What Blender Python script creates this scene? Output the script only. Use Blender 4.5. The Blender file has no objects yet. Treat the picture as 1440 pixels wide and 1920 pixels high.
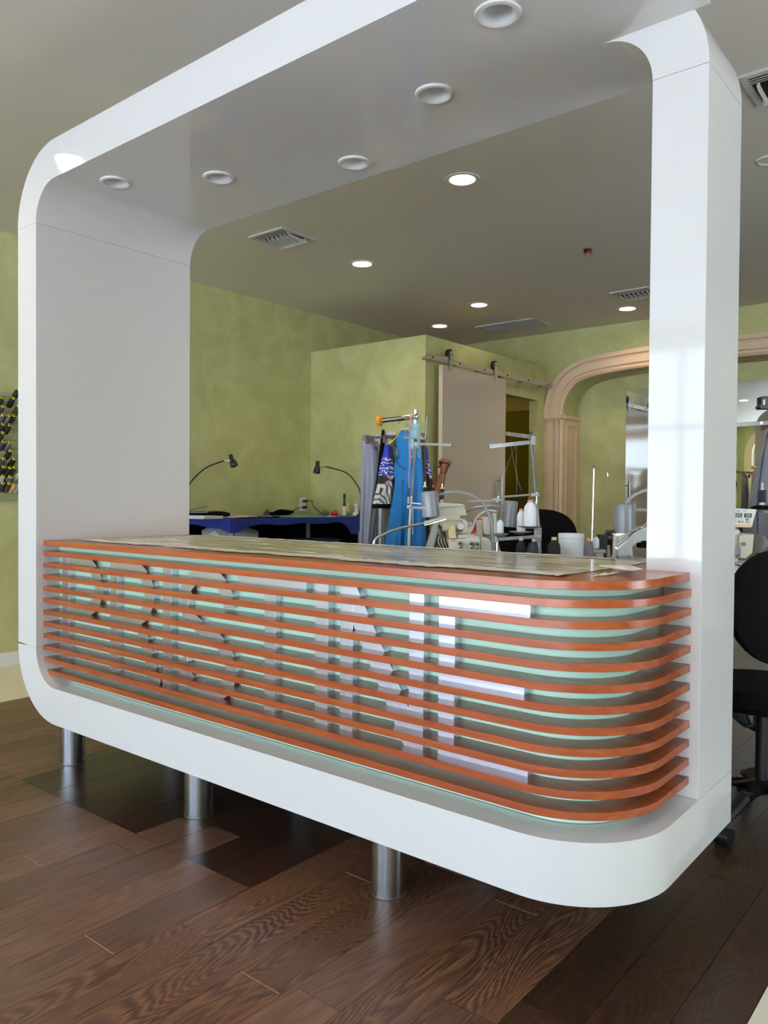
import bpy, bmesh, math, random
from mathutils import Vector, Matrix
random.seed(7)
C = bpy.context.scene
COL = C.collection
R_ = math.radians
# ------------------------------------------------------------------ camera
F_PX = 1483.19
CAM = Vector((3.37948, -1.64793, 1.14622))
RV = Vector((0.77506, 0.63185, 0.0074)); UV = Vector((-0.01737, 0.0096, 0.9998)); FV = Vector((-0.63165, 0.77503, -0.01841))
cd = bpy.data.cameras.new('camera'); cam = bpy.data.objects.new('camera', cd); COL.objects.link(cam)
m = Matrix.Identity(4)
for i in range(3):
    m[i][0] = RV[i]; m[i][1] = UV[i]; m[i][2] = -FV[i]; m[i][3] = CAM[i]
cam.matrix_world = m
cd.sensor_fit = 'VERTICAL'; cd.sensor_height = 24.0; cd.lens = F_PX / 1920 * 24.0; cd.clip_start = .02
C.camera = cam
# ------------------------------------------------------------------ world, light, exposure
W = bpy.data.worlds.new('sky'); C.world = W; W.use_nodes = True
nt = W.node_tree; nt.nodes.clear()
wo = nt.nodes.new('ShaderNodeOutputWorld'); bg = nt.nodes.new('ShaderNodeBackground')
tc = nt.nodes.new('ShaderNodeTexCoord'); sx = nt.nodes.new('ShaderNodeSeparateXYZ'); cr = nt.nodes.new('ShaderNodeValToRGB')
nt.links.new(tc.outputs['Generated'], sx.inputs[0]); nt.links.new(sx.outputs['Z'], cr.inputs[0])
cr.color_ramp.elements[0].position = 0.0; cr.color_ramp.elements[0].color = (.76, .88, 1, 1)
cr.color_ramp.elements[1].position = .7; cr.color_ramp.elements[1].color = (.42, .64, 1, 1)
nt.links.new(cr.outputs[0], bg.inputs[0]); bg.inputs[1].default_value = 7
nt.links.new(bg.outputs[0], wo.inputs[0])
C.view_settings.view_transform = 'Standard'; C.view_settings.look = 'None'
C.view_settings.exposure = 0.1; C.view_settings.gamma = 1; C.view_settings.use_curve_mapping = False
C.cycles.max_bounces = 10; C.cycles.diffuse_bounces = 5; C.cycles.glossy_bounces = 4; C.cycles.sample_clamp_indirect = 6
C.cycles.use_denoising = True; C.cycles.caustics_reflective = False; C.cycles.caustics_refractive = False

VF = -5.5                        # plane of the shop front
OPENINGS = [(-1.62, 1.75, .06, 2.72), (2.15, 5.4, .06, 2.72)]
for (a, b, z0, z1) in OPENINGS:  # window light, portals for the sky
    ld = bpy.data.lights.new('window_daylight', 'AREA'); ld.shape = 'RECTANGLE'; ld.size = b - a; ld.size_y = z1 - z0
    ld.cycles.is_portal = True
    lo = bpy.data.objects.new('window_daylight', ld); COL.objects.link(lo)
    lo.location = ((a + b) / 2, VF - .1, (z0 + z1) / 2); lo.rotation_euler = (R_(90), 0, 0)   # emits towards +Y

SIDE_FILL = [(-4.0, -3.1, .6, 2.2), (.7, 2.1, .5, 2.4)]          # openings added to the unseen right hand wall for fill light
for (a, b, z0, z1) in SIDE_FILL:
    ld = bpy.data.lights.new('side_fill_daylight', 'AREA'); ld.shape = 'RECTANGLE'; ld.size = b - a; ld.size_y = z1 - z0
    ld.cycles.is_portal = True
    lo = bpy.data.objects.new('side_fill_daylight', ld); COL.objects.link(lo)
    lo.location = (5.7, (a + b) / 2, (z0 + z1) / 2); lo.rotation_euler = (R_(90), 0, R_(90))   # emits towards -X
sd_ = bpy.data.lights.new('sun', 'SUN'); sd_.energy = 90; sd_.angle = .03; sd_.color = (1, .98, .95)
so_ = bpy.data.objects.new('sun', sd_); COL.objects.link(so_); so_.rotation_euler = (R_(-14), R_(8), 0)

# ------------------------------------------------------------------ pixel helpers (points on known planes)
def ray(x, y): return FV + RV * ((x - 720) / F_PX) + UV * ((960 - y) / F_PX)
def P(x, y, ax, val):
    d = ray(x, y); return CAM + d * ((val - CAM[ax]) / d[ax])
def pd(x, y, d): return CAM + ray(x, y) * d
YAW = math.atan2(RV.y, RV.x)
RH = Vector((math.cos(YAW), math.sin(YAW), 0)); BH = Vector((-math.sin(YAW), math.cos(YAW), 0)); ZH = Vector((0, 0, 1))

# ------------------------------------------------------------------ materials
def nodes(name):
    m = bpy.data.materials.new(name); m.use_nodes = True
    return m, m.node_tree, m.node_tree.nodes['Principled BSDF']
def lin(c):
    return tuple(((x / 255) / 12.92 if x / 255 < .04045 else ((x / 255 + .055) / 1.055) ** 2.4) for x in c) + (1,)
def mat(name, c, rough=.5, metal=0, coat=0, emit=0, spec=.5, noise=0, nscale=8, bump=0, alpha=1, trans=0, sheen=0):
    m, t, b = nodes(name)
    col = lin(c)
    b.inputs['Base Color'].default_value = col; b.inputs['Roughness'].default_value = rough; b.inputs['Metallic'].default_value = metal
    b.inputs['Coat Weight'].default_value = coat; b.inputs['Coat Roughness'].default_value = .04; b.inputs['Specular IOR Level'].default_value = spec
    b.inputs['Transmission Weight'].default_value = trans; b.inputs['Alpha'].default_value = alpha; b.inputs['Sheen Weight'].default_value = sheen
    if emit: b.inputs['Emission Color'].default_value = col; b.inputs['Emission Strength'].default_value = emit
    if noise or bump:
        tcn = t.nodes.new('ShaderNodeNewGeometry'); n = t.nodes.new('ShaderNodeTexNoise'); n.inputs['Scale'].default_value = nscale
        n.inputs['Detail'].default_value = 5; t.links.new(tcn.outputs['Position'], n.inputs['Vector'])
        if noise:
            mx = t.nodes.new('ShaderNodeMix'); mx.data_type = 'RGBA'
            mx.inputs[6].default_value = tuple(x * (1 - noise) for x in col[:3]) + (1,); mx.inputs[7].default_value = tuple(min(1, x * (1 + noise)) for x in col[:3]) + (1,)
            t.links.new(n.outputs[0], mx.inputs[0]); t.links.new(mx.outputs[2], b.inputs['Base Color'])
        if bump:
            bp = t.nodes.new('ShaderNodeBump'); bp.inputs['Strength'].default_value = bump; bp.inputs['Distance'].default_value = .01
            t.links.new(n.outputs[0], bp.inputs['Height']); t.links.new(bp.outputs[0], b.inputs['Normal'])
    return m
def ramp(t, fac, stops):
    r = t.nodes.new('ShaderNodeValToRGB'); e = r.color_ramp.elements
    while len(e) < len(stops): e.new(.5)
    for k, (p_, c) in enumerate(stops): e[k].position = p_; e[k].color = lin(c) if len(c) == 3 else c
    t.links.new(fac, r.inputs[0]); return r.outputs[0]
def plaster(name, a, b_, c_):
    m, t, b = nodes(name)
    g = t.nodes.new('ShaderNodeNewGeometry'); n1 = t.nodes.new('ShaderNodeTexNoise'); n1.inputs['Scale'].default_value = 3.4; n1.inputs['Detail'].default_value = 9
    n1.inputs['Roughness'].default_value = .62; n1.inputs['Distortion'].default_value = .5
    t.links.new(g.outputs['Position'], n1.inputs['Vector'])
    o = ramp(t, n1.outputs[0], [(.34, a), (.5, b_), (.66, c_)])
    t.links.new(o, b.inputs['Base Color']); b.inputs['Roughness'].default_value = .42; b.inputs['Specular IOR Level'].default_value = .35
    n2 = t.nodes.new('ShaderNodeTexNoise'); n2.inputs['Scale'].default_value = 14; n2.inputs['Distortion'].default_value = 2; t.links.new(g.outputs['Position'], n2.inputs['Vector'])
    bp = t.nodes.new('ShaderNodeBump'); bp.inputs['Strength'].default_value = .06; t.links.new(n2.outputs[0], bp.inputs['Height']); t.links.new(bp.outputs[0], b.inputs['Normal'])
    return m
def wenge(name, dark, mid, light, rough=.3):
    """dark streaky plank wood, grain along Y, every plank shifted by its own random number"""
    m, t, b = nodes(name)
    g = t.nodes.new('ShaderNodeNewGeometry'); oi = t.nodes.new('ShaderNodeObjectInfo')
    mul = t.nodes.new('ShaderNodeVectorMath'); mul.operation = 'SCALE'; mul.inputs[0].default_value = (37, 91, 53); t.links.new(oi.outputs['Random'], mul.inputs['Scale'])
    add = t.nodes.new('ShaderNodeVectorMath'); t.links.new(g.outputs['Position'], add.inputs[0]); t.links.new(mul.outputs[0], add.inputs[1])
    mp = t.nodes.new('ShaderNodeMapping'); mp.inputs['Scale'].default_value = (7, 1.1, 7); t.links.new(add.outputs[0], mp.inputs[0])
    big = t.nodes.new('ShaderNodeTexNoise'); big.inputs['Scale'].default_value = .8; big.inputs['Detail'].default_value = 1.5; t.links.new(mp.outputs[0], big.inputs['Vector'])
    wv = t.nodes.new('ShaderNodeMath'); wv.operation = 'MULTIPLY'; wv.inputs[1].default_value = 40 if 'figured' not in name else 125; t.links.new(big.outputs[0], wv.inputs[0])
    mp2 = t.nodes.new('ShaderNodeMapping'); mp2.inputs['Scale'].default_value = (190, 9, 60); t.links.new(add.outputs[0], mp2.inputs[0])
    fine = t.nodes.new('ShaderNodeTexNoise'); fine.inputs['Scale'].default_value = 1; fine.inputs['Detail'].default_value = 4; t.links.new(mp2.outputs[0], fine.inputs['Vector'])
    ad = t.nodes.new('ShaderNodeMath'); ad.operation = 'MULTIPLY_ADD'; ad.inputs[1].default_value = 2.6; t.links.new(fine.outputs[0], ad.inputs[0]); t.links.new(wv.outputs[0], ad.inputs[2])
    pp = t.nodes.new('ShaderNodeMath'); pp.operation = 'PINGPONG'; pp.inputs[1].default_value = 1; t.links.new(ad.outputs[0], pp.inputs[0])
    mixf = t.nodes.new('ShaderNodeMath'); mixf.operation = 'MULTIPLY_ADD'; mixf.inputs[1].default_value = .26 if 'figured' not in name else .5; t.links.new(pp.outputs[0], mixf.inputs[0])
    fm = t.nodes.new('ShaderNodeMath'); fm.operation = 'MULTIPLY'; fm.inputs[1].default_value = .8 if 'figured' not in name else .55; t.links.new(fine.outputs[0], fm.inputs[0]); t.links.new(fm.outputs[0], mixf.inputs[2])
    o = ramp(t, mixf.outputs[0], [(.15, dark), (.45, mid), (.85, light)])
    hs = t.nodes.new('ShaderNodeHueSaturation'); mr = t.nodes.new('ShaderNodeMapRange'); mr.inputs['To Min'].default_value = .72; mr.inputs['To Max'].default_value = 1.22
    t.links.new(oi.outputs['Random'], mr.inputs[0]); t.links.new(mr.outputs[0], hs.inputs['Value']); t.links.new(o, hs.inputs['Color'])
    t.links.new(hs.outputs[0], b.inputs['Base Color'])
    b.inputs['Roughness'].default_value = rough; b.inputs['Specular IOR Level'].default_value = .5
    bp = t.nodes.new('ShaderNodeBump'); bp.inputs['Strength'].default_value = .05; t.links.new(fine.outputs[0], bp.inputs['Height']); t.links.new(bp.outputs[0], b.inputs['Normal'])
    return m
def veneer(name, a, b_, c_):
    m, t, b = nodes(name)
    g = t.nodes.new('ShaderNodeNewGeometry'); mp = t.nodes.new('ShaderNodeMapping'); mp.inputs['Scale'].default_value = (1.3, 9, 22); t.links.new(g.outputs['Position'], mp.inputs[0])
    n = t.nodes.new('ShaderNodeTexNoise'); n.inputs['Scale'].default_value = 2.2; n.inputs['Detail'].default_value = 5; n.inputs['Distortion'].default_value = .8; t.links.new(mp.outputs[0], n.inputs['Vector'])
    t.links.new(ramp(t, n.outputs[0], [(.3, a), (.5, b_), (.7, c_)]), b.inputs['Base Color'])
    b.inputs['Roughness'].default_value = .24; b.inputs['Specular IOR Level'].default_value = .4
    return m
def brushed(name, c=(200, 200, 205), axis=2, rough=.24):
    m, t, b = nodes(name); b.inputs['Metallic'].default_value = 1; b.inputs['Base Color'].default_value = lin(c)
    g = t.nodes.new('ShaderNodeNewGeometry'); mp = t.nodes.new('ShaderNodeMapping'); s = [300, 300, 300]; s[axis] = 3; mp.inputs['Scale'].default_value = s
    t.links.new(g.outputs['Position'], mp.inputs[0]); n = t.nodes.new('ShaderNodeTexNoise'); n.inputs['Scale'].default_value = 1; t.links.new(mp.outputs[0], n.inputs['Vector'])
    mr = t.nodes.new('ShaderNodeMapRange'); mr.inputs['To Min'].default_value = rough * .7; mr.inputs['To Max'].default_value = rough * 1.5; t.links.new(n.outputs[0], mr.inputs[0]); t.links.new(mr.outputs[0], b.inputs['Roughness'])
    return m

WHITE = mat('gloss_white', (226, 223, 220), .055, spec=.5)
WHITE_M = mat('matt_white', (225, 225, 222), .5)
GREEN = plaster('green_plaster', (178, 178, 122), (188, 188, 132), (198, 200, 144))
OLIVE = mat('olive_paint', (150, 132, 52), .6)
OLIVE_D = mat('olive_panel', (104, 92, 8), .25)
CEIL = mat('ceiling_paint', (234, 226, 216), .55, noise=.03, nscale=1.5)
CREAM = mat('cream_moulding', (226, 200, 170), .45)
WOOD = veneer('cherry_veneer', (136, 64, 32), (148, 72, 37), (158, 82, 44))
MINT = mat('mint_panel', (205, 246, 222), .5)
STEEL = brushed('brushed_steel_letters', (232, 230, 242), 2, .3)
LEGM = brushed('brushed_steel_leg', (205, 206, 210), 2, .2)
CHROME = mat('chrome', (215, 215, 215), .08, 1)
BRUSH = brushed('brushed_nickel', (190, 188, 182), 1, .3)
BLACK = mat('black_plastic', (22, 22, 23), .4)
BLACKF = mat('black_fabric', (12, 12, 13), .95, spec=.1)
DARK = mat('dark_void', (14, 13, 12), .8, spec=.1)
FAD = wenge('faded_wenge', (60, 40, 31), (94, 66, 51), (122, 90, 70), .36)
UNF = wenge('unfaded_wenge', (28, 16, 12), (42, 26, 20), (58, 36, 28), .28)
FIG = wenge('figured_wenge', (44, 27, 19), (82, 54, 40), (124, 86, 58), .36)
FIG_SHADE = wenge('shade_dark_figured_wenge', (22, 13, 9), (44, 28, 20), (72, 46, 28), .34)  # darker figured wood: right-hand shade and less fading put into the colour
WORN = mat('worn_plank_end', (168, 126, 92), .6, noise=.3, nscale=60)
TILE = mat('beige_tile', (240, 228, 202), .3, noise=.05, nscale=6)
GROUT = mat('grout', (225, 214, 196), .8)
GREYM = mat('grey_enamel', (140, 141, 143), .3, spec=.5)
LAMPG = mat('lamp_grey', (128, 130, 134), .3)
MACH = mat('machine_white', (226, 222, 206), .35)
MACH2 = mat('machine_cream', (214, 206, 184), .4)
BLUE_T = mat('royal_blue_cloth', (4, 34, 124), .75, sheen=.0, noise=.15, nscale=20)
TEAL = mat('cutting_mat', (110, 150, 135), .6)
PAPER = mat('paper', (235, 232, 226), .7)
CONEW = mat('white_thread', (238, 236, 238), .8, bump=.1, nscale=200)
CONEK = mat('black_thread', (20, 18, 20), .85)
CONEB = mat('brown_thread', (62, 44, 38), .85)
CONEG = mat('mauve_grey_thread', (110, 100, 108), .85)
CONED = mat('charcoal_thread', (52, 50, 54), .85)
CONET = mat('tan_thread', (196, 160, 110), .85)
COPPER = mat('copper_cone_tip', (196, 140, 110), .5)
YEL = mat('yellow_cap', (235, 215, 30), .5)
LIT = mat('lit_lens', (255, 246, 228), .5, emit=16)
LITS = mat('lit_bulb', (255, 226, 170), .5, emit=14)
SKIN = mat('brown_skin', (132, 84, 56), .55)
HAIR = mat('dark_hair', (22, 17, 15), .7)
MIRROR = mat('mirror_glass', (236, 240, 238), .015, 1)
RED = mat('red_plastic', (200, 20, 24), .45)

# ------------------------------------------------------------------ mesh helpers
class MB:
    def __init__(s): s.b = bmesh.new(); s.mi = 0
    def _f(s, vs):
        try:
            f = s.b.faces.new(vs); f.material_index = s.mi; return f
        except ValueError: return None
    def box(s, lo, hi):
        lo, hi = Vector(lo), Vector(hi)
        v = [s.b.verts.new((x, y, z)) for z in (lo.z, hi.z) for y in (lo.y, hi.y) for x in (lo.x, hi.x)]
        for q in ((0, 2, 3, 1), (4, 5, 7, 6), (0, 1, 5, 4), (2, 6, 7, 3), (0, 4, 6, 2), (1, 3, 7, 5)): s._f([v[i] for i in q])
        return s
    def ob(s, c, sz, ax=None, bev=0):
        """box centred at c, sizes along axes ax=(X,Y,Z)"""
        X, Y, Z = ax or (RH, BH, ZH); c = Vector(c)
        v = [s.b.verts.new(c + X * (i * sz[0] / 2) + Y * (j * sz[1] / 2) + Z * (k * sz[2] / 2)) for k in (-1, 1) for j in (-1, 1) for i in (-1, 1)]
        fs = [s._f([v[i] for i in q]) for q in ((0, 2, 3, 1), (4, 5, 7, 6), (0, 1, 5, 4), (2, 6, 7, 3), (0, 4, 6, 2), (1, 3, 7, 5))]
        if bev:
            es = {e for f in fs for e in f.edges}
            bmesh.ops.bevel(s.b, geom=list(es), offset=bev, segments=2, affect='EDGES', profile=.7)
        return s
    def ring(s, c, n, r, ax):
        X, Y = ax; return [s.b.verts.new(c + X * (r * math.cos(2 * math.pi * k / n)) + Y * (r * math.sin(2 * math.pi * k / n))) for k in range(n)]
    @staticmethod
    def frame(d):
        d = Vector(d).normalized(); h = Vector((0, 0, 1)) if abs(d.z) < .9 else Vector((1, 0, 0))
        X = d.cross(h).normalized(); return X, X.cross(d).normalized()
    def loft(s, rings, cap=True, closed=True):
        for a, b in zip(rings, rings[1:]):
            n = len(a)
            for k in range(n if closed else n - 1): s._f([a[k], a[(k + 1) % n], b[(k + 1) % n], b[k]])
        if cap: s._f(rings[0][::-1]); s._f(rings[-1])
        return s
    def cyl(s, p0, p1, r0, r1=None, n=14, cap=True):
        p0, p1 = Vector(p0), Vector(p1); ax = s.frame(p1 - p0); r1 = r0 if r1 is None else r1
        return s.loft([s.ring(p0, n, r0, ax), s.ring(p1, n, r1, ax)], cap)
    def lathe(s, prof, c, d=(0, 0, 1), n=16, cap=True):
        c, d = Vector(c), Vector(d).normalized(); ax = s.frame(d)
        return s.loft([s.ring(c + d * h, n, max(r, 1e-4), ax) for r, h in prof], cap)
    def tube(s, pts, r, n=8):
        pts = [Vector(p) for p in pts]; rs = []; up = None
        for i, p_ in enumerate(pts):
            d = (pts[min(i + 1, len(pts) - 1)] - pts[max(i - 1, 0)]).normalized()
            if up is None: X, Y = s.frame(d)
            else:
                X = (up - d * up.dot(d)).normalized(); Y = d.cross(X)
            up = X; rs.append(s.ring(p_, n, r if not isinstance(r, (list, tuple)) else r[i], (X, Y)))
        return s.loft(rs)
    def prism(s, poly, f, h0, h1):
        """poly list of 2-tuples, f(a,b,h)->point"""
        a = [s.b.verts.new(f(x, y, h0)) for x, y in poly]; b = [s.b.verts.new(f(x, y, h1)) for x, y in poly]
        n = len(poly)
        for k in range(n): s._f([a[k], a[(k + 1) % n], b[(k + 1) % n], b[k]])
        s._f(a[::-1]); s._f(b); return s
    def strip(s, A, B, f, h0, h1):
        """band between polylines A and B, extruded from h0 to h1"""
        va = [[s.b.verts.new(f(x, y, h)) for x, y in L] for h in (h0, h1) for L in (A, B)]
        for k in range(len(A) - 1):
            s._f([va[0][k], va[1][k], va[1][k + 1], va[0][k + 1]]); s._f([va[2][k], va[2][k + 1], va[3][k + 1], va[3][k]])
            s._f([va[0][k], va[0][k + 1], va[2][k + 1], va[2][k]]); s._f([va[1][k], va[3][k], va[3][k + 1], va[1][k + 1]])
        for k in (0, -1): s._f([va[0][k], va[2][k], va[3][k], va[1][k]])
        return s
    def plate(s, outer, holes, f):
        es = []
        for L in [outer] + holes:
            v = [s.b.verts.new(f(x, y)) for x, y in L]
            es += [s.b.edges.new((v[i], v[(i + 1) % len(v)])) for i in range(len(v))]
        bmesh.ops.triangle_fill(s.b, use_beauty=True, use_dissolve=False, edges=es)
        return s
    def done(s, name, mats, parent=None, kind=None, smooth=True, bev=0, **kw):
        b = s.b; off = Vector((0, 0, 0)); q = parent
        while q is not None: off += Vector(q.location); q = q.parent
        bmesh.ops.recalc_face_normals(b, faces=b.faces[:])
        if off.length: bmesh.ops.translate(b, verts=b.verts[:], vec=-off)
        me = bpy.data.meshes.new(name); b.to_mesh(me); b.free()
        for mm in (mats if isinstance(mats, (list, tuple)) else [mats]): me.materials.append(mm)
        if smooth:
            me.polygons.foreach_set('use_smooth', [True] * len(me.polygons)); me.set_sharp_from_angle(angle=R_(34))
        o = bpy.data.objects.new(name, me); COL.objects.link(o)
        if parent is not None: o.parent = parent
        if kind: o['kind'] = kind
        if bev:
            bm_ = o.modifiers.new('bevel', 'BEVEL'); bm_.width = bev; bm_.segments = 2; bm_.limit_method = 'ANGLE'; bm_.harden_normals = False
        for k, v in kw.items(): o[k] = v
        return o
def thing(name, label, cat, loc=(0, 0, 0), group=None):
    o = bpy.data.objects.new(name, None); COL.objects.link(o); o.location = loc; o.empty_display_size = .05
    o['label'] = label; o['category'] = cat
    if group: o['group'] = group
    return o
def dup(root, loc, label=None, mats=None):
    r = root.copy(); COL.objects.link(r); r.location = loc
    if label: r['label'] = label
    def rec(a, b):
        for ch in list(a.children):
            c = ch.copy(); COL.objects.link(c); c.parent = b; rec(ch, c)
    rec(root, r); return r
def catmull(pts, n=6):
    pts = [Vector(p_) for p_ in pts]; out = []
    for i in range(len(pts) - 1):
        a, b, c, d = pts[max(i - 1, 0)], pts[i], pts[i + 1], pts[min(i + 2, len(pts) - 1)]
        for k in range(n):
            t = k / n; out.append(.5 * ((2 * b) + (c - a) * t + (2 * a - 5 * b + 4 * c - d) * t * t + (3 * b - a - 3 * c + d) * t ** 3))
    return out + [pts[-1]]
def arc(cx, cy, r, a0, a1, n=16): return [(cx + r * math.cos(R_(a0 + (a1 - a0) * k / n)), cy + r * math.sin(R_(a0 + (a1 - a0) * k / n))) for k in range(n + 1)]
UZ = lambda v: (lambda a, b, h: (a, h, b))          # (u, z) outline extruded along v
fUZ = lambda a, b, h: (a, h, b)
fUV = lambda a, b, h: (a, b, h)
def text_mesh(txt, size, origin, X, Z, name, m, parent, depth=.0006):
    cu = bpy.data.curves.new('text', 'FONT'); cu.body = txt; cu.size = size; cu.extrude = depth / 2
    o = bpy.data.objects.new('text', cu); COL.objects.link(o)
    dg = bpy.context.evaluated_depsgraph_get(); me = bpy.data.meshes.new_from_object(o.evaluated_get(dg)); bpy.data.objects.remove(o)
    X = Vector(X).normalized(); Z = Vector(Z).normalized(); N = X.cross(Z)
    off = Vector((0, 0, 0)); q = parent
    while q is not None: off += Vector(q.location); q = q.parent
    for v in me.vertices: v.co = Vector(origin) + X * v.co.x + Z * v.co.y + N * v.co.z - off
    me.materials.clear(); me.materials.append(m)
    r = bpy.data.objects.new(name, me); COL.objects.link(r); r.parent = parent; return r
def struct(mb, name, m, parent=None, **k): return mb.done(name, m, parent, kind='structure' if parent is None else None, **k)

# ------------------------------------------------------------------ dimensions
T = .1551; WD = 2.7187; ZB0, ZB1 = .2056, .3547; ZS, ZT = 2.4289, 2.5854; VC, V1 = .4822, .7814
ZM = 2.2804; RI = ZS - ZM; RO = ZT - ZM; UC = WD - .1485; RP = .27
UL = -1.938; ZC = 2.894; VBK = 5.95; VBX = 3.762; UBX = -.59; ZBX = 2.523; UR = 5.6; VN = 6.303
S = .85

# ================================================================== SETTING
floor = struct(MB().box((UL - .1, VF - .1, -.08), (UR, VN + .05, -.014)), 'floor', DARK)
# planks run along v; joints read off the photograph for the near rows
PW = .1448; U0 = .0383
fixed = {6: [-.436 - .0], 7: [], 8: [-.406], 11: [-.357], 13: [-.4], 16: [-.169], 0: [-.097], 12: [.14], 19: [.6]}
darkcols = {}
def plank(u0, u1, v0, v1, m):
    g = .0007
    dz = random.uniform(-.0003, .0003)
    mb = MB().box((u0 + g, v0 + g, -.014), (u1 - g, v1 - g, dz))
    if m in (FAD, FIG) and v1 - v0 > .3 and v0 > -1.2 and random.random() < .7:      # pale worn end
        mb.mi = 1; mb.box((u0 + g + .004, v0 + g, dz), (u1 - g - .004, v0 + g + random.uniform(.0025, .005), dz + .0004))
    mb.done('plank', [m, WORN], floor, smooth=False)
n_pl = 0
for c in range(-7, 20):
    a, b = U0 + c * PW, U0 + (c + 1) * PW
    if c == -7: a = -1.0
    b = min(b, 2.92)
    L = -1.5 - random.uniform(0, .9); cuts = [L]
    fx = sorted(fixed.get(c, []))
    while cuts[-1] < VN:
        nx = cuts[-1] + random.uniform(.75, 1.45)
        for q in fx:
            if cuts[-1] < q < nx + .5 and q - cuts[-1] > .2: nx = q
        cuts.append(nx)
    if 1 <= c <= 10: cuts = sorted([x for x in cuts if abs(x + .112) > .06 and not (c in (7, 8) and -.1 < x < .3)] + [-.112] + ([.07 + .03 * (c - 7)] if c in (7, 8) else []))     # straight line where the unfaded patch starts
    for v0, v1 in zip(cuts, cuts[1:]):
        if v1 <= v0 + .01: continue
        v1 = min(v1, VN)
        if v1 < -1.6: continue
        mid = (v0 + v1) / 2
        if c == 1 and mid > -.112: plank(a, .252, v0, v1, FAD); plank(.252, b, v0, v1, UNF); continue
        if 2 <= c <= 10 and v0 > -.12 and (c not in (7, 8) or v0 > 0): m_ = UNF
        elif c >= 17 or mid > 1.0: m_ = FIG_SHADE
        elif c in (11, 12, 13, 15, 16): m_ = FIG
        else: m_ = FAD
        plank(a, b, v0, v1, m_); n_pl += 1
# tiles beside the left wall and beyond the wood on the right
tl = 0
for (ua, ub, us) in ((UL + .015, -1.0, [(-1.94 + .01, -1.47), (-1.47, -1.0)]), (2.92, 4.4, [(2.92, 3.41), (3.41, 3.9), (3.9, 4.4)])):
    for (a, b) in us:
        v = -1.5 + .528 - .46 * 0
        v = .528 - .47 * 4
        while v < 5.9 if ua < 0 else v < 2.4:
            MB().box((a + .0015, v + .0015, -.014), (b - .0015, v + .47 - .0015, 0)).done('tile', TILE, floor, smooth=False)
            v += .47
struct(MB().box((UL, VF, -.05), (-1.0, VN, -.0145)).box((2.92, VF, -.05), (UR, VN, -.0145)), 'trim_1', GROUT)
MB().box((UL - .1, VF - .1, 0), (UL, VN + .1, ZC + .05)).done('wall_left', GREEN, kind='structure')
struct(MB().box((UL, VF, 0), (UL + .012, VBX, .085)), 'baseboard_left', WHITE_M)
rw = MB(); ys = [VF - .1] + [x for o_ in SIDE_FILL for x in o_[:2]] + [VN + .1]
for i in range(0, len(ys), 2): rw.box((UR, ys[i], 0), (UR + .1, ys[i + 1], ZC))
for (a, b, z0, z1) in SIDE_FILL: rw.box((UR, a, 0), (UR + .1, b, z0)); rw.box((UR, a, z1), (UR + .1, b, ZC))
struct(rw, 'wall_right', GREEN)
for i, (a, b, z0, z1) in enumerate(SIDE_FILL):
    w = MB(); n = 2
    for zz in (z0, 1.86, z1 - .05): w.box((UR + .03, a, zz), (UR + .07, b, zz + .05))
    for k in range(n + 1): y_ = a + (b - a - .05) * k / n; w.box((UR + .03, y_, z0), (UR + .07, y_ + .05, z1))
    struct(w, 'window_%d' % (i + 3), mat('fill_frame_white', (225, 228, 230), .4))  # frames an added fill opening in the unseen wall
# ceiling
struct(MB().box((UL - .1, VF - .1, ZC), (UR + .1, VN + .1, ZC + .1)), 'ceiling', CEIL)
# front wall with glazed openings (behind the camera, seen only in the mirror)
fw = MB()
xs = [UL - .1] + [x for o_ in OPENINGS for x in o_[:2]] + [UR]
for i in range(0, len(xs), 2): fw.box((xs[i], VF - .12, 0), (xs[i + 1], VF, ZC))
for (a, b, z0, z1) in OPENINGS: fw.box((a, VF - .12, 0), (b, VF, z0)); fw.box((a, VF - .12, z1), (b, VF, ZC))
struct(fw, 'wall_front', GREEN)
FRM = mat('window_frame_white', (225, 228, 230), .4)
for i, (a, b, z0, z1) in enumerate(OPENINGS):
    w = MB()
    for zz in (z0, 1.86, z1 - .05): w.box((a, VF - .08, zz), (b, VF - .04, zz + .05))
    n = max(1, round((b - a) / 1.2))
    for k in range(n + 1): x = a + (b - a - .05) * k / n; w.box((x, VF - .08, z0), (x + .05, VF - .04, z1))
    struct(w, 'window_%d' % (i + 1), FRM)
    if b - a > 1:
        # arched casing round the opening on the room side, with spandrels filling its corners
        r = .5; inn = [(a, 0)] + [(a, z1 - r)] + arc(a + r, z1 - r, r, 180, 90, 10) + arc(b - r, z1 - r, r, 90, 0, 10) + [(b, 0)]
        out = [(a - .17, 0), (a - .17, z1 - r)] + arc(a + r, z1 - r, r + .17, 180, 90, 10) + arc(b - r, z1 - r, r + .17, 90, 0, 10) + [(b + .17, 0)]
        struct(MB().strip(inn, out, fUZ, VF, VF + .06), 'trim_%d' % (i + 2), CREAM)
struct(MB().box((-30, -40, -.3), (40, 40, -.12)), 'pavement', mat('pavement', (196, 198, 203), .8, noise=.06))
struct(MB().box((UL - .2, VF - .2, ZC + .05), (UR + .2, VN + .2, ZC + .3)), 'roof', CEIL)
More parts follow.
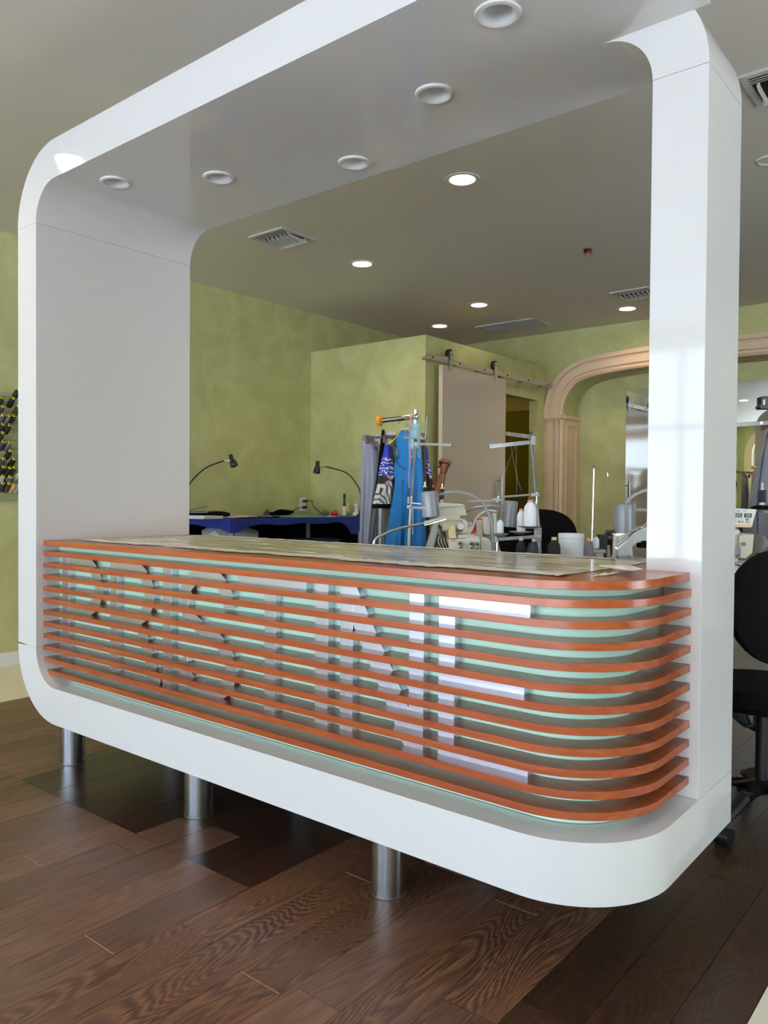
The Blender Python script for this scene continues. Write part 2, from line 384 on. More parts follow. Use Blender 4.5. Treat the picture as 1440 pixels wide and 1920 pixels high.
# closet box
struct(MB().box((UL, VBX, 0), (UBX, VBX + .1, ZBX)), 'wall_closet_front', GREEN)
dv0, dv1, dz = 4.75, 5.74, 2.165
struct(MB().box((UBX - .1, VBX + .1, 0), (UBX, dv0, ZBX)).box((UBX - .1, dv1, 0), (UBX, VBK, ZBX)).box((UBX - .1, dv0, dz), (UBX, dv1, ZBX)), 'wall_closet_side', GREEN)
struct(MB().box((UL, VBX + .1, 0), (UBX - .1, VBX + .11, ZBX)).box((UL, VBX + .11, 0), (UL + .01, VBK, ZBX)).box((UL + .01, VBK - .012, 0), (UBX - .1, VBK - .002, ZBX + .0)), 'wall_closet_inside', OLIVE)
pe = P(1003, 768, 1, VBK - .04)
struct(MB().box((pe.x - .75, VBK - .04, 0), (pe.x, VBK - .012, pe.z)), 'door_2', OLIVE_D)

# back wall with the arched niche
half = [(-.402, .0), (-.402, 2.0), (-.397, 2.10), (-.375, 2.18), (-.333, 2.255), (-.27, 2.32), (-.199, 2.36), (-.066, 2.393), (.2, 2.418), (.49, 2.432), (1.1, 2.442)]
UM = 1.1
def sm(pts): return [(v.x, v.y) for v in catmull([(a, b, 0) for a, b in pts], 4)]
hs = [half[0]] + sm(half[1:])
inner = hs + [(2 * UM - a, b) for a, b in hs[::-1][1:]]
def offs(path, d):
    out = []
    for i, (a, b) in enumerate(path):
        p0, p1 = path[max(i - 1, 0)], path[min(i + 1, len(path) - 1)]
        t = Vector((p1[0] - p0[0], p1[1] - p0[1])).normalized(); out.append((a - t.y * d, b + t.x * d))
    return out
outer = [(UL, 0), (UL, ZC), (UR, ZC), (UR, 0)]
bw = MB().plate([(inner[0][0], 0.0), (UL, 0), (UL, ZC), (UR, ZC), (UR, 0), (inner[-1][0], 0.0)] + inner[::-1][1:-1], [], lambda a, b: (a, VBK, b))
vs = [[bw.b.verts.new((a, h, b)) for a, b in inner] for h in (VBK, VN)]
for k in range(len(inner) - 1): bw._f([vs[0][k], vs[0][k + 1], vs[1][k + 1], vs[1][k]])
struct(bw, 'wall_back', GREEN)
struct(MB().box((-.6, VN, 0), (2.8, VN + .06, 2.6)), 'wall_niche', GREEN)
arch = [p_ for p_ in inner if p_[1] > 1.999]
tr = thing('arch_casing', 'cream moulded casing round the arched niche in the far green wall, with fluted pilaster', 'arch casing', (-.5, VBK, 0))
prof = [(0, .035), (.018, .05), (.03, .03), (.05, .03), (.058, .055), (.12, .062), (.128, .045), (.14, .045), (.148, .07), (.19, .075), (.198, 0)]
def sweep(path, prof_, base, name, par, m=CREAM):
    mb = MB(); rings = []
    lines = [[(a, b, base - h) for a, b in offs(path, d)] for d, h in [(0, 0)] + prof_]
    grid = [[mb.b.verts.new((a, h, b)) for a, b, h in L] for L in lines]
    for g0, g1 in zip(grid, grid[1:]):
        for k in range(len(path) - 1): mb._f([g0[k], g0[k + 1], g1[k + 1], g1[k]])
    return mb.done(name, m, par)
sweep(arch, prof, VBK, 'architrave', tr)
for sgn, ux in ((1, -.402), (-1, 2 * UM + .402)):
    def X_(a): return ux - sgn * a
    mb = MB()
    fl = [(0, .03), (.02, .048), (.035, .03), (.05, .052), (.075, .052), (.082, .035), (.095, .035), (.102, .052), (.15, .056), (.198, .05)]
    for (a, h), (b, h2) in zip(fl, fl[1:]):
        mb.prism([(X_(a), VBK), (X_(a), VBK - h), (X_(b), VBK - h2), (X_(b), VBK)], fUV, 0, 1.972)
    mb.done('pilaster_shaft', CREAM, tr, smooth=False)
    mb = MB()
    x0, x1 = sorted((X_(-.012), X_(.212)))
    mb.box((x0 - .01, VBK - .088, 1.992), (x1 + .01, VN - .0, 2.018)) if False else None
    for (zz, zt, e) in ((1.972, 1.984, .004), (1.984, 2.004, .018), (2.004, 2.02, .008)):
        xa, xb = sorted((X_(-.001 - e), X_(.2 + e)))
        mb.box((xa, VBK - .062 - e, zz), (xb, VBK, zt)); xa, xb = sorted((X_(-.014 - e), X_(0)))
        mb.box((xa, VBK, zz), (xb, VN - .002, zt))
    mb.done('capital', CREAM, tr, smooth=False)
    mb = MB(); xa, xb = sorted((X_(-.012), X_(0))); mb.box((xa, VBK - .03, 0), (xb, VN - .002, 1.972))
    for (va, vb_, za, zb) in ((VBK + .03, VBK + .052, .3, 1.93), (VN - .1, VN - .078, .3, 1.93), (VBK + .052, VN - .1, 1.905, 1.93), (VBK + .052, VN - .1, .3, .325)):
        xa, xb = sorted((X_(-.024), X_(-.012))); mb.box((xa, va, za), (xb, vb_, zb))
    mb.done('side_panel', CREAM, tr, smooth=False)
# thin reveal bead at the back of the niche
bead = MB(); bead.strip(offs(arch, -.002), offs(arch, -.012), fUZ, VN - .02, VN - .004); bead.done('bead', CREAM, tr)
# mirror
ml, mt_ = P(1174.5, 732, 1, VN - .025), P(1174.5, 732, 1, VN - .025).z
mi = thing('wall_mirror', 'tall frameless mirror standing in the arched niche', 'mirror', (ml.x, VN - .02, .12))
MB().box((ml.x, VN - .024, .12), (2.35, VN - .008, mt_)).done('mirror_glass', MIRROR, mi, smooth=False)
MB().box((ml.x - .004, VN - .02, .116), (2.354, VN - .003, mt_ + .004)).done('mirror_edge', mat('mirror_edge', (180, 200, 190), .2), mi, smooth=False)

# ================================================================== WHITE COUNTER FRAME
fr = thing('counter_frame', 'big glossy white rounded frame that arches over the service counter', 'frame', (0, 0, 0))
g_ = .0006
# left column
MB().box((0, 0, ZB1 + RI + g_), (T, V1, ZM - g_)).done('left_column', WHITE, fr, bev=.0015)
MB().box((UC, VC, ZB1 + g_), (WD, V1, ZM - g_)).done('right_column', WHITE, fr, bev=.0015)
# base beam with bottom left bend and plan rounded front right corner
def planR(u1, v0, vend, r, ustart, n=14): return [(ustart, v0)] + arc(u1 - r, v0 + r, r, -90, 0, n) + [(u1, vend), (ustart, vend)]
bb = MB()
oA = arc(RO, ZB0 + RO, RO, 180, 270, 18); iA = arc(T + RI, ZB1 + RI, RI, 180, 270, 18)
bb.strip(oA, iA, fUZ, 0, V1)
bb.box((RO, 0, ZB0), (RO + .4, V1, ZB1)) if False else None
bb.prism(planR(WD, 0, V1, RP, T + RI - .0), fUV, ZB0, ZB1)
bb.done('base_beam', WHITE, fr)
# top beam: bends, soffit with cut-outs for the lights
DL = [(2.268, .177), (1.896, .411), (1.353, .642), (.832, .410), (.461, .180)]
tb = MB()
oT = arc(RO, ZM, RO, 180, 90, 20); iT = arc(T + RI, ZM, RI, 180, 90, 20)
tb.strip(oT, iT, fUZ, 0, V1)
oR = arc(WD - RO, ZM, RO, 90, 0, 20); iR = arc(UC - RI, ZM, RI, 90, 0, 20)
tb.strip(oR, iR, fUZ, VC, V1)
so = [(T + RI, 0)] + arc(WD - RP, RP, RP, -90, 0, 14) + [(WD, VC), (UC - RI, VC), (UC - RI, V1), (T + RI, V1)]
def circ(c, r, n=28): return [(c[0] + r * math.cos(2 * math.pi * k / n), c[1] + r * math.sin(2 * math.pi * k / n)) for k in range(n)]
HR = .046
tb.plate(so, [circ(c, HR) for c in DL], lambda a, b: (a, b, ZS))
vb0 = [tb.b.verts.new((a, b, ZS)) for a, b in so[:-3]]; vt0 = [tb.b.verts.new((a, b, ZT)) for a, b in so[:-3]]
for k in range(len(vb0) - 1): tb._f([vb0[k], vb0[k + 1], vt0[k + 1], vt0[k]])
# back of the front block, back and top faces
tb._f([tb.b.verts.new(p_) for p_ in ((WD, VC, ZS), (WD, VC, ZT), (WD - RO, VC, ZT), (WD - RO, VC, ZS))])
tb._f([tb.b.verts.new(p_) for p_ in ((T + RI, V1, ZS), (UC - RI, V1, ZS), (WD - RO, V1, ZT), (RO, V1, ZT))])
tb.plate([(RO, 0)] + arc(WD - RP, RP, RP, -90, 0, 14) + [(WD, VC), (WD - RO, VC), (WD - RO, V1), (RO, V1)], [], lambda a, b: (a, b, ZT))
tb.done('top_beam', WHITE, fr)
for (u, v) in ((.208, .134), (1.0745, .134), (1.9535, .134), (.208, .66), (1.0745, .66), (1.9535, .66)):
    leg = MB().cyl((u, v, .004), (u, v, ZB0), .0513, n=40).done('leg', LEGM, fr)
    MB().cyl((u, v, .0), (u, v, .004), .0525, n=40).done('foot_ring', mat('foot', (160, 158, 155), .4, 1), leg)

# ---- downlights in the soffit (unlit)
CUP = mat('reflector_white', (235, 235, 235), .3); TRIM = mat('downlight_trim', (228, 226, 222), .35)
dl_lab = ['unlit white downlight in the soffit nearest the front right corner of the white frame',
          'unlit white downlight in the soffit, second from the big one at the picture top',
          'unlit white downlight at the middle of the soffit rear edge',
          'unlit white downlight in the soffit between the left end light and the middle one',
          'unlit white downlight in the soffit nearest the left bend of the frame']
def downlight(u, v, z, r, lit, label, group, depth=.055):
    t = thing('downlight', label, 'downlight', (u, v, z), group)
    R = r * 1.36
    MB().lathe([(r, .004), (r * .98, -.004), (r * 1.12, -.0075), (R * .97, -.006), (R, -.0015), (R, 0.0), (r, .0)], (u, v, z), n=32, cap=False).done('trim_ring', TRIM, t)
    if lit:
        MB().lathe([(r * .99, -.0025), (r * .9, -.0038), (.001, -.0045)], (u, v, z), n=28, cap=False).done('lens', LIT, t)
    else:
        MB().lathe([(r, 0), (r * .93, depth * .45), (r * .72, depth * .8), (r * .4, depth * .97), (.001, depth)], (u, v, z), n=28, cap=False).done('reflector', CUP, t)
    return t
for c, lb in zip(DL, dl_lab): downlight(c[0], c[1], ZS, HR, False, lb, 'downlights in the white frame')
# ---- lit downlights in the room ceiling
lit = [((.941, 2.003), 'lit ceiling downlight nearest the white frame, largest of the lit ones'),
       ((-.52, 2.856), 'lit ceiling downlight beside the left ceiling vent'),
       ((-.506, 4.457), 'lit ceiling downlight with warm glow before the return grille'),
       ((-1.294, 4.96), 'lit ceiling downlight right over the green closet box'),
       ((.496, 5.40), 'lit ceiling downlight before the arch beside the white column')]
d_ = ray(132, 299); p_ = CAM + d_ * (-CAM.y / d_.y); d2 = Vector((d_.x, -d_.y, d_.z)); k_ = (ZC - p_.z) / d2.z; fl_ = p_ + d2 * k_
if VF + .2 < fl_.y: lit.append(((fl_.x, fl_.y), 'lit ceiling downlight before the counter, mirrored in the frame corner'))
WARM = (1, .66, .34)
for ((u, v), lb), en in zip(lit, (46, 26, 7, 12, 30, 30)):
    downlight(u, v, ZC, .072, True, lb, 'lit ceiling downlights')
    ld = bpy.data.lights.new('downlight_glow', 'SPOT'); ld.energy = en; ld.color = (1, .74, .5); ld.shadow_soft_size = .06; ld.spot_size = R_(150); ld.spot_blend = .8
    lo = bpy.data.objects.new('downlight_glow', ld); COL.objects.link(lo); lo.location = (u, v, ZC - .02)
pq = P(1443, 300, 2, ZC)
downlight(pq.x, pq.y, ZC, .05, False, 'unlit small ceiling fitting beside the right column at the picture edge', 'plain ceiling fittings', .03)

# ================================================================== SLATTED COUNTER
ct = thing('service_counter', 'curved service counter of cherry wood slats over mint panel with steel letters', 'counter', (T, .03, .36))
ZK = [.9605 - k * .0499 for k in range(12)]; TH = .0192; VS_ = .0307; US_ = 2.693
def lcut(z):                                   # where the bent bottom left inner corner cuts a slat
    if z > ZB1 + RI: return T
    dzz = ZB1 + RI - z; return T + RI - math.sqrt(max(RI * RI - dzz * dzz, 0))
for k in range(1, 12):
    z1 = ZK[k]; z0 = z1 - TH; ul1, ul0 = lcut(z1) + .0008, lcut(z0) + .0008
    mb = MB()
    pts = [(None, VS_)] + arc(US_ - .25, VS_ + .25, .25, -90, 0, 16) + [(US_, VC - .0005), (UC + .05, VC - .0005), (UC + .05, VC - .09)] + arc(US_ - .345, VS_ + .35, .25, 0, -90, 8)[1:] + [(None, VS_ + .1)]
    def lay(z, ul): return [mb.b.verts.new((ul if a is None else a, b, z)) for a, b in pts]
    A, B = lay(z0, ul0), lay(z1, ul1); mb.loft([A, B], cap=False)
    mb._f(A[::-1]); mb._f(B)
    mb.done('slat', WOOD, ct, bev=.0008)
ZCT = .9545
ctop = [(T + .0008, VS_)] + arc(US_ - .255, VS_ + .25, .25, -90, 0, 20) + [(US_ - .005, VC - .0005), (UC - .0005, VC - .0005), (UC - .0005, .80), (T + .0008, .80)]
MB().prism(ctop, fUV, ZCT - .0215, ZCT).done('countertop', WOOD, ct, bev=.001)
rp = .175; uo = 2.618
po = [(T + .0005, .1046)] + arc(uo - rp, .1046 + rp, rp, -90, 0, 14) + [(uo, VC - .001)]
pi_ = [(T + .0005, .118)] + arc(uo - rp, .1046 + rp, rp - .0134, -90, 0, 14) + [(uo - .0134, VC - .001)]
MB().strip(po, pi_, fUV, ZB1 + .002, ZCT - .022).done('back_panel', MINT, ct)
MB().box((T + .002, .4, ZB1 + .002), (UC - .03, .78, ZCT - .022)).done('cabinet_body', MINT, ct, smooth=False)
# letters
LF, LB = .077, .1044; Z0, Z1 = .4475, .896; SW = .05
def letter(build):
    mb = MB(); build(mb); return mb.done('letter', STEEL, ct, bev=.0004)
def rect(mb, a, b, c, d): mb.prism([(a, c), (b, c), (b, d), (a, d)], fUZ, LF, LB)
def bowl(mb, a, b, zb, zt, w=.05, sw=.058):
    r = (zt - zb) / 2; rx = min(r * 1.15, (b - a) * .55); zc = (zb + zt) / 2
    def half_(rx_, ry_): return [(b - rx + rx_ * math.cos(R_(t)), zc + ry_ * math.sin(R_(t))) for t in range(90, -91, -12)]
    mb.strip([(a, zt)] + half_(rx, r) + [(a, zb)], [(a, zt - w)] + half_(rx - sw, r - w) + [(a, zb + w)], fUZ, LF, LB)
letter(lambda m_: (rect(m_, .225, .280, Z0, Z1), bowl(m_, .280, .536, .652, Z1)))
letter(lambda m_: (rect(m_, .590, .640, Z0, Z1), bowl(m_, .640, .880, .652, Z1), m_.prism([(.765, .652), (.83, .652), (.925, Z0), (.86, Z0)], fUZ, LF, LB)))
letter(lambda m_: rect(m_, .935, .986, Z0, Z1))
def s_shape(m_):
    # centre line of the S, stroke drawn as a band
    cl = catmull([(1.305, .772, 0), (1.29, .825, 0), (1.235, .867, 0), (1.17, .872, 0), (1.105, .852, 0), (1.062, .80, 0), (1.068, .745, 0), (1.13, .70, 0), (1.22, .668, 0), (1.29, .625, 0), (1.318, .57, 0), (1.30, .51, 0), (1.24, .474, 0), (1.175, .468, 0), (1.11, .488, 0), (1.065, .53, 0), (1.052, .572, 0)], 4)
    pts = [(p_.x, p_.y) for p_ in cl]; m_.strip(offs(pts, .027), offs(pts, -.027), fUZ, LF, LB)
letter(s_shape)
letter(lambda m_: (rect(m_, 1.350, 1.668, Z1 - SW, Z1), rect(m_, 1.482, 1.532, Z0, Z1 - SW)))
letter(lambda m_: rect(m_, 1.708, 1.761, Z0, Z1))
letter(lambda m_: (rect(m_, 1.810, 1.860, Z0, Z1), rect(m_, 2.066, 2.116, Z0, Z1), m_.prism([(1.860, Z1), (1.868, Z1), (2.066, Z0 + .12), (2.066, Z0), (2.058, Z0), (1.860, Z1 - .12)], fUZ, LF, LB)))
letter(lambda m_: (rect(m_, 2.165, 2.217, Z0, Z1), rect(m_, 2.217, 2.438, Z1 - .05, Z1), rect(m_, 2.217, 2.424, .652, .704), rect(m_, 2.217, 2.436, Z0, Z0 + .048)))

# ---- protective film on the counter
def film_mat():
    m, t, b = nodes('protective_film'); g = t.nodes.new('ShaderNodeNewGeometry'); mp = t.nodes.new('ShaderNodeMapping'); mp.inputs['Scale'].default_value = (3.5, 26, 1); t.links.new(g.outputs['Position'], mp.inputs[0])
    n = t.nodes.new('ShaderNodeTexNoise'); n.inputs['Scale'].default_value = 1; n.inputs['Detail'].default_value = 5; n.inputs['Distortion'].default_value = .6; t.links.new(mp.outputs[0], n.inputs['Vector'])
    t.links.new(ramp(t, n.outputs[0], [(.36, (168, 160, 132)), (.5, (206, 199, 176)), (.62, (236, 230, 212))]), b.inputs['Base Color'])
    mr = t.nodes.new('ShaderNodeMapRange'); mr.inputs['From Min'].default_value = .3; mr.inputs['From Max'].default_value = .7; mr.inputs['To Min'].default_value = .06; mr.inputs['To Max'].default_value = .3; t.links.new(n.outputs[0], mr.inputs[0]); t.links.new(mr.outputs[0], b.inputs['Roughness'])
    bp = t.nodes.new('ShaderNodeBump'); bp.inputs['Strength'].default_value = .12; bp.inputs['Distance'].default_value = .004; t.links.new(n.outputs[0], bp.inputs['Height']); t.links.new(bp.outputs[0], b.inputs['Normal'])
    return m
FILM = film_mat()
WRINK = mat('crumpled_film', (226, 220, 204), .5, noise=.08, nscale=40, bump=.5)
fl = thing('protective_film', 'clear protective film lying on the wooden countertop, edges crumpled and partly peeled', 'film', (.3, .3, ZCT))
mb = MB(); nu, nv = 90, 10; grid = []
def vfront(u): return .13 + .010 * math.sin(u * 9) + .008 * math.sin(u * 23 + 1) + .02 * max(0, u - 1.9) * math.sin(u * 30)
def vback(u): return .782 - .005 * math.sin(u * 7) - max(0, u - 2.2) * .12
for i in range(nu + 1):
    u = .36 + (2.5 - .36) * i / nu; row = []
    for j in range(nv + 1):
        v = vfront(u) + (vback(u) - vfront(u)) * j / nv
        row.append(mb.b.verts.new((u - .12 * (1 - j / nv) * (1 - i / nu) - .04 * (i / nu) * abs(j / nv - .55), v, ZCT + .0012 + .0005 * math.sin(u * 31 + v * 17) * math.sin(v * 40))))
    grid.append(row)
for i in range(nu):
    for j in range(nv): mb._f([grid[i][j], grid[i + 1][j], grid[i + 1][j + 1], grid[i][j + 1]])
mb.done('film_sheet', FILM, fl)
def crumple(path, w, name, h=.004, seed=1):
    rnd = random.Random(seed); mb = MB(); rows = []
    for i, (u, v, nx, ny) in enumerate(path):
        ww = w * rnd.uniform(.6, 1.25); row = []
        for j in range(6):
            s_ = (j / 5 - .5) * ww; row.append(mb.b.verts.new((u + nx * s_ + rnd.uniform(-.002, .002), v + ny * s_ + rnd.uniform(-.003, .003), ZCT + .002 + rnd.uniform(0, h) * (1 - abs(j / 2.5 - 1)) + .0006)))
        rows.append(row)
    for a, b in zip(rows, rows[1:]):
        for j in range(5): mb._f([a[j], b[j], b[j + 1], a[j + 1]])
    return mb.done(name, WRINK, fl)
crumple([(.25 + (2.49 - .25) * i / 110, vfront(.25 + (2.49 - .25) * i / 110) + .04, 0, 1) for i in range(111)], .092, 'film_edge', seed=2)
crumple([(.36 + (2.36 - .36) * i / 90, vback(.36 + 2.0 * i / 90) - .012, 0, 1) for i in range(91)], .04, 'film_edge', seed=3)
crumple([(.26 + .06 * i / 30, .14 + .62 * i / 30, 1, 0) for i in range(31)], .03, 'film_edge', seed=4)
# folded over, rolled flap at the right end
a_, b_ = P(1125, 1062, 2, ZCT + .01), P(1196, 1072, 2, ZCT + .01)
mb = MB(); rr = []
for i in range(15):
    t = i / 14; c = a_.lerp(b_, t); ax = MB.frame(b_ - a_); w = .008 + .016 * min(1, t * 1.4)
    rr.append([mb.b.verts.new(c + Vector((0, 1, 0)) * (w * 1.5 * math.cos(q * math.pi / 5)) + ZH * (w * .34 * math.sin(q * math.pi / 5) * min(1, (1.001 - t) * 5) + w * .2)) for q in range(10)])
mb.loft(rr).done('rolled_flap', WRINK, fl)
a_, b_ = P(1120, 1082, 2, ZCT), P(1198, 1070, 2, ZCT)
crumple([(a_.x + (b_.x - a_.x) * i / 20, a_.y + (b_.y - a_.y) * i / 20, .2, 1) for i in range(21)], .05, 'peeled_corner', h=.008, seed=9)
#PART2
# ================================================================== BACKGROUND: sliding door
sd = thing('sliding_door', 'tall glossy greige sliding barn door hung on a steel rail along the green closet wall', 'door', (UBX + .05, 4.4, .02))
DOORM = mat('gloss_greige', (216, 198, 178), .1, spec=.5)
du = UBX + .07; dl = P(830, 684, 0, du + .04).y; dr = P(949, 710, 0, du + .04).y; dt_ = P(830, 684, 0, du + .04).z
MB().box((du, dl, .02), (du + .04, dr, dt_)).done('door_panel', DOORM, sd, bev=.002)
hp = P(939, 925, 0, du + .08)
hd = MB().box((du + .075, hp.y - .012, hp.z - .17), (du + .095, hp.y + .012, hp.z + .17)).done('handle', BRUSH, sd, bev=.002)
for s_ in (-.12, .12): MB().cyl((du + .04, hp.y, hp.z + s_), (du + .08, hp.y, hp.z + s_), .007).done('standoff', BRUSH, hd)
for px in (846, 930):
    w = P(px, 668 if px < 900 else 690, 0, du + .05); w.z = dt_ + .085
    wh = MB().lathe([(.03, -.012), (.045, -.012), (.045, -.005), (.036, -.004), (.036, .004), (.045, .005), (.045, .012), (.03, .012)], (du + .03, w.y, w.z + .02), (1, 0, 0), n=24).done('roller_wheel', BLACK, sd)
    MB().box((du + .044, w.y - .016, dt_ - .03), (du + .052, w.y + .022, w.z + .045)).done('hanger_strap', BRUSH, sd)
    MB().cyl((du + .01, w.y, w.z + .02), (du + .06, w.y, w.z + .02), .01).done('axle', BRUSH, wh)
rl = thing('door_rail', 'flat steel door rail bolted across the top of the closet wall', 'rail', (UBX + .08, 4.8, dt_ + .05))
r0 = P(804, 671, 0, du + .03).y; zr = dt_ + .045
MB().box((du + .026, r0, zr - .022), (du + .034, VBK - .1, zr + .022)).done('rail_bar', BRUSH, rl)
for k in range(6):
    vv = r0 + .05 + k * (VBK - .25 - r0) / 5
    MB().cyl((UBX + .001, vv, zr), (du + .026, vv, zr), .013).done('spacer', BRUSH, rl); MB().cyl((du + .034, vv, zr), (du + .039, vv, zr), .009, n=6).done('bolt', BLACK, rl)
for vv in (r0 + .22, VBK - .26): MB().box((du + .02, vv, zr + .0), (du + .05, vv + .035, zr + .03)).done('rail_stop', BRUSH, rl)

# ================================================================== ceiling fittings
GR = mat('vent_white', (205, 202, 196), .4); GRD = mat('vent_shadow', (30, 29, 28), .8)
def vent(u0, v0, su, sv, label, name='ceiling_vent', grp=None):
    t = thing(name, label, 'vent', (u0 + su / 2, v0 + sv / 2, ZC), grp); z = ZC; f = .028
    mb = MB()
    for (a, b, c, d) in ((u0, u0 + su, v0, v0 + f), (u0, u0 + su, v0 + sv - f, v0 + sv), (u0, u0 + f, v0 + f, v0 + sv - f), (u0 + su - f, u0 + su, v0 + f, v0 + sv - f)): mb.box((a, c, z - .012), (b, d, z - .0005))
    mb.done('frame', GR, t, smooth=False)
    MB().box((u0 + f, v0 + f, z - .002), (u0 + su - f, v0 + sv - f, z - .0006)).done('backing', GRD, t, smooth=False)
    return t, u0 + f, v0 + f, su - 2 * f, sv - 2 * f
def blades(t, u0, v0, su, sv, n=7):
    for k in range(3):
        v = v0 + .012 + k * .018; MB().ob((u0 + su / 2, v, ZC - .013), (su, .012, .002), (Vector((1, 0, 0)), Vector((0, .8, .6)), Vector((0, -.6, .8)))).done('bar', GR, t, smooth=False)
    for k in range(n):
        u = u0 + su * (k + .5) / n
        A = [(v0 + .065 + .0, ZC - .006), (v0 + .10, ZC - .016), (v0 + sv - .045, ZC - .022)]
        mb = MB(); L = []
        for v, z in A: L.append([mb.b.verts.new((u + .004, v, z + .004)), mb.b.verts.new((u - .006, v, z - .012))])
        for p0, p1 in zip(L, L[1:]): mb._f([p0[0], p0[1], p1[1], p1[0]])
        o = mb.done('blade', GR, t, smooth=False); sl = o.modifiers.new('solid', 'SOLIDIFY'); sl.thickness = .0015
    MB().ob((u0 + su * .5, v0 + sv - .025, ZC - .02), (su * .96, .03, .002), (Vector((1, 0, 0)), Vector((0, .75, -.66)), Vector((0, .66, .75)))).done('deflector', GR, t, smooth=False)
a = vent(-.72, 1.915, .33, .31, 'square louvred ceiling vent with curved blades beside the left part of the white frame'); blades(*a)
a = vent(.60, 4.757, .33, .31, 'square louvred ceiling vent half hidden behind the right white column'); blades(*a)
a = vent(2.42, 1.82, .36, .31, 'large louvred ceiling vent at the picture edge outside the right column'); blades(*a, n=6)
t, a0, b0, sa, sb = vent(-1.02, 5.2, .66, .34, 'wide flat return air grille in the ceiling before the arch', 'return_grille')
for k in range(18): MB().ob((a0 + sa / 2, b0 + sb * (k + .5) / 18, ZC - .007), (sa, .013, .0015), (Vector((1, 0, 0)), Vector((0, .8, .6)), Vector((0, -.6, .8)))).done('slat', GR, t, smooth=False)
w = thing('loose_wires', 'bundle of red and black wires poking from a small hole in the ceiling', 'wires', (.951, 3.571, ZC))
c = Vector((.951, 3.571, ZC))
MB().cyl(c - ZH * .002, c - ZH * .0005, .03, n=20).done('ceiling_hole', GRD, w)
for k in range(4):
    a = k * 1.7; MB().tube(catmull([c + Vector((.015 * math.cos(a), .015 * math.sin(a), -.001)), c + Vector((.03 * math.cos(a + 1), .03 * math.sin(a + 1), -.025)), c + Vector((.02 * math.cos(a + 2), .02 * math.sin(a + 2), -.012))], 5), .004, 6).done('wire', RED if k < 2 else BLACK, w)
MB().ob(c + Vector((-.01, 0, -.012)), (.035, .012, .01)).done('connector', RED, w)

# ================================================================== wall thread rack
rk = thing('thread_rack', 'green painted thread rack of slats and pegs on the wall outside the left column', 'rack', (UL, .6, 1.4))
RKM = mat('rack_green_paint', (150, 160, 118), .5)
caps = [(36, 330, 'k'), (188, 338, 'k'), (40, 450, 'd'), (43, 570, 'g'), (129, 577, 'g'), (196, 580, 'k'), (42, 698, 'k'), (136, 710, 'k'), (42, 816, 'k'), (50, 938, 'd'), (136, 948, 'g'), (145, 1065, 'k'), (55, 1178, 'd'),
        (198, 1178, 'k'), (50, 1288, 'k'), (141, 1302, 'k'), (203, 1295, 'b'), (48, 1418, 'w'), (139, 1427, 'g'), (44, 1513, 'd'), (129, 1520, 'd'), (203, 1532, 't'), (262, 215, 'k'), (262, 450, 'b'), (262, 1395, 'w'), (262, 1540, 'w')]
rows = [215, 330, 450, 575, 700, 816, 940, 1065, 1178, 1295, 1420, 1525]
dirn = Vector((.78, 0, .62))
for y in rows + [1650]:
    z = P(10, 700 + (y + 75) / 7.383, 0, UL + .02).z
    MB().box((UL + .012, .25, z - .012), (UL + .03, 1.0, z + .012)).done('rail', RKM, rk, smooth=False)
    if y < 1600:
        for v in (.50, .56, .615, .68): MB().cyl((UL + .03, v, z), Vector((UL + .03, v, z)) + dirn * .05, .0025, n=6).done('peg', RKM, rk)
for v in (.3, .44, .60, .75, .95): MB().box((UL + .001, v - .012, P(10, 925, 0, UL).z), (UL + .013, v + .012, P(10, 735, 0, UL).z)).done('stile', RKM, rk, smooth=False)
cm = dict(k=(CONEK, 'black'), d=(CONED, 'charcoal'), g=(mat('grey_thread', (92, 90, 92), .85), 'grey'), b=(mat('olive_brown_thread', (58, 50, 26), .85), 'brown'), w=(mat('silver_thread', (165, 160, 165), .85), 'silver'), t=(CONET, 'tan'))
protos = {}
ordn = ['top', 'second', 'third', 'fourth', 'fifth', 'sixth', 'seventh', 'eighth', 'ninth', 'tenth', 'eleventh', 'bottom']
for i, (x, y, kk) in enumerate(caps):
    tip = P(x / 7.383, 700 + y / 7.383, 0, UL + .125); base = tip - dirn * .085
    row = min(range(12), key=lambda j: abs(rows[j] - y))
    same = [c_ for c_ in caps if min(range(12), key=lambda j: abs(rows[j] - c_[1])) == row and c_[2] == kk]
    pos = '' if len(same) == 1 else (', nearer the picture edge' if x == min(c_[0] for c_ in same) else (', next to the white column' if x == max(c_[0] for c_ in same) else ', the middle one'))
    lab = '%s thread cone in the %s row of the wall rack%s' % (cm[kk][1], ordn[row], pos)
    if kk not in protos:
        t = thing('thread_cone', lab, 'thread cone', base, 'thread cones on the wall rack')
        MB().lathe([(.016, 0), (.0185, .005), (.0185, .05), (.014, .074), (.010, .079)], base, dirn, n=14).done('thread', cm[kk][0], t)
        cp = MB().lathe([(.0105, .077), (.0115, .084), (.007, .086), (.006, .083)], base, dirn, n=14).done('cap', YEL, t)
        MB().lathe([(.0055, .0835), (.0045, .0862), (.0005, .0862)], base, dirn, n=10).done('cap_hole', DARK, cp)
        protos[kk] = t
    else: t = dup(protos[kk], base, lab)

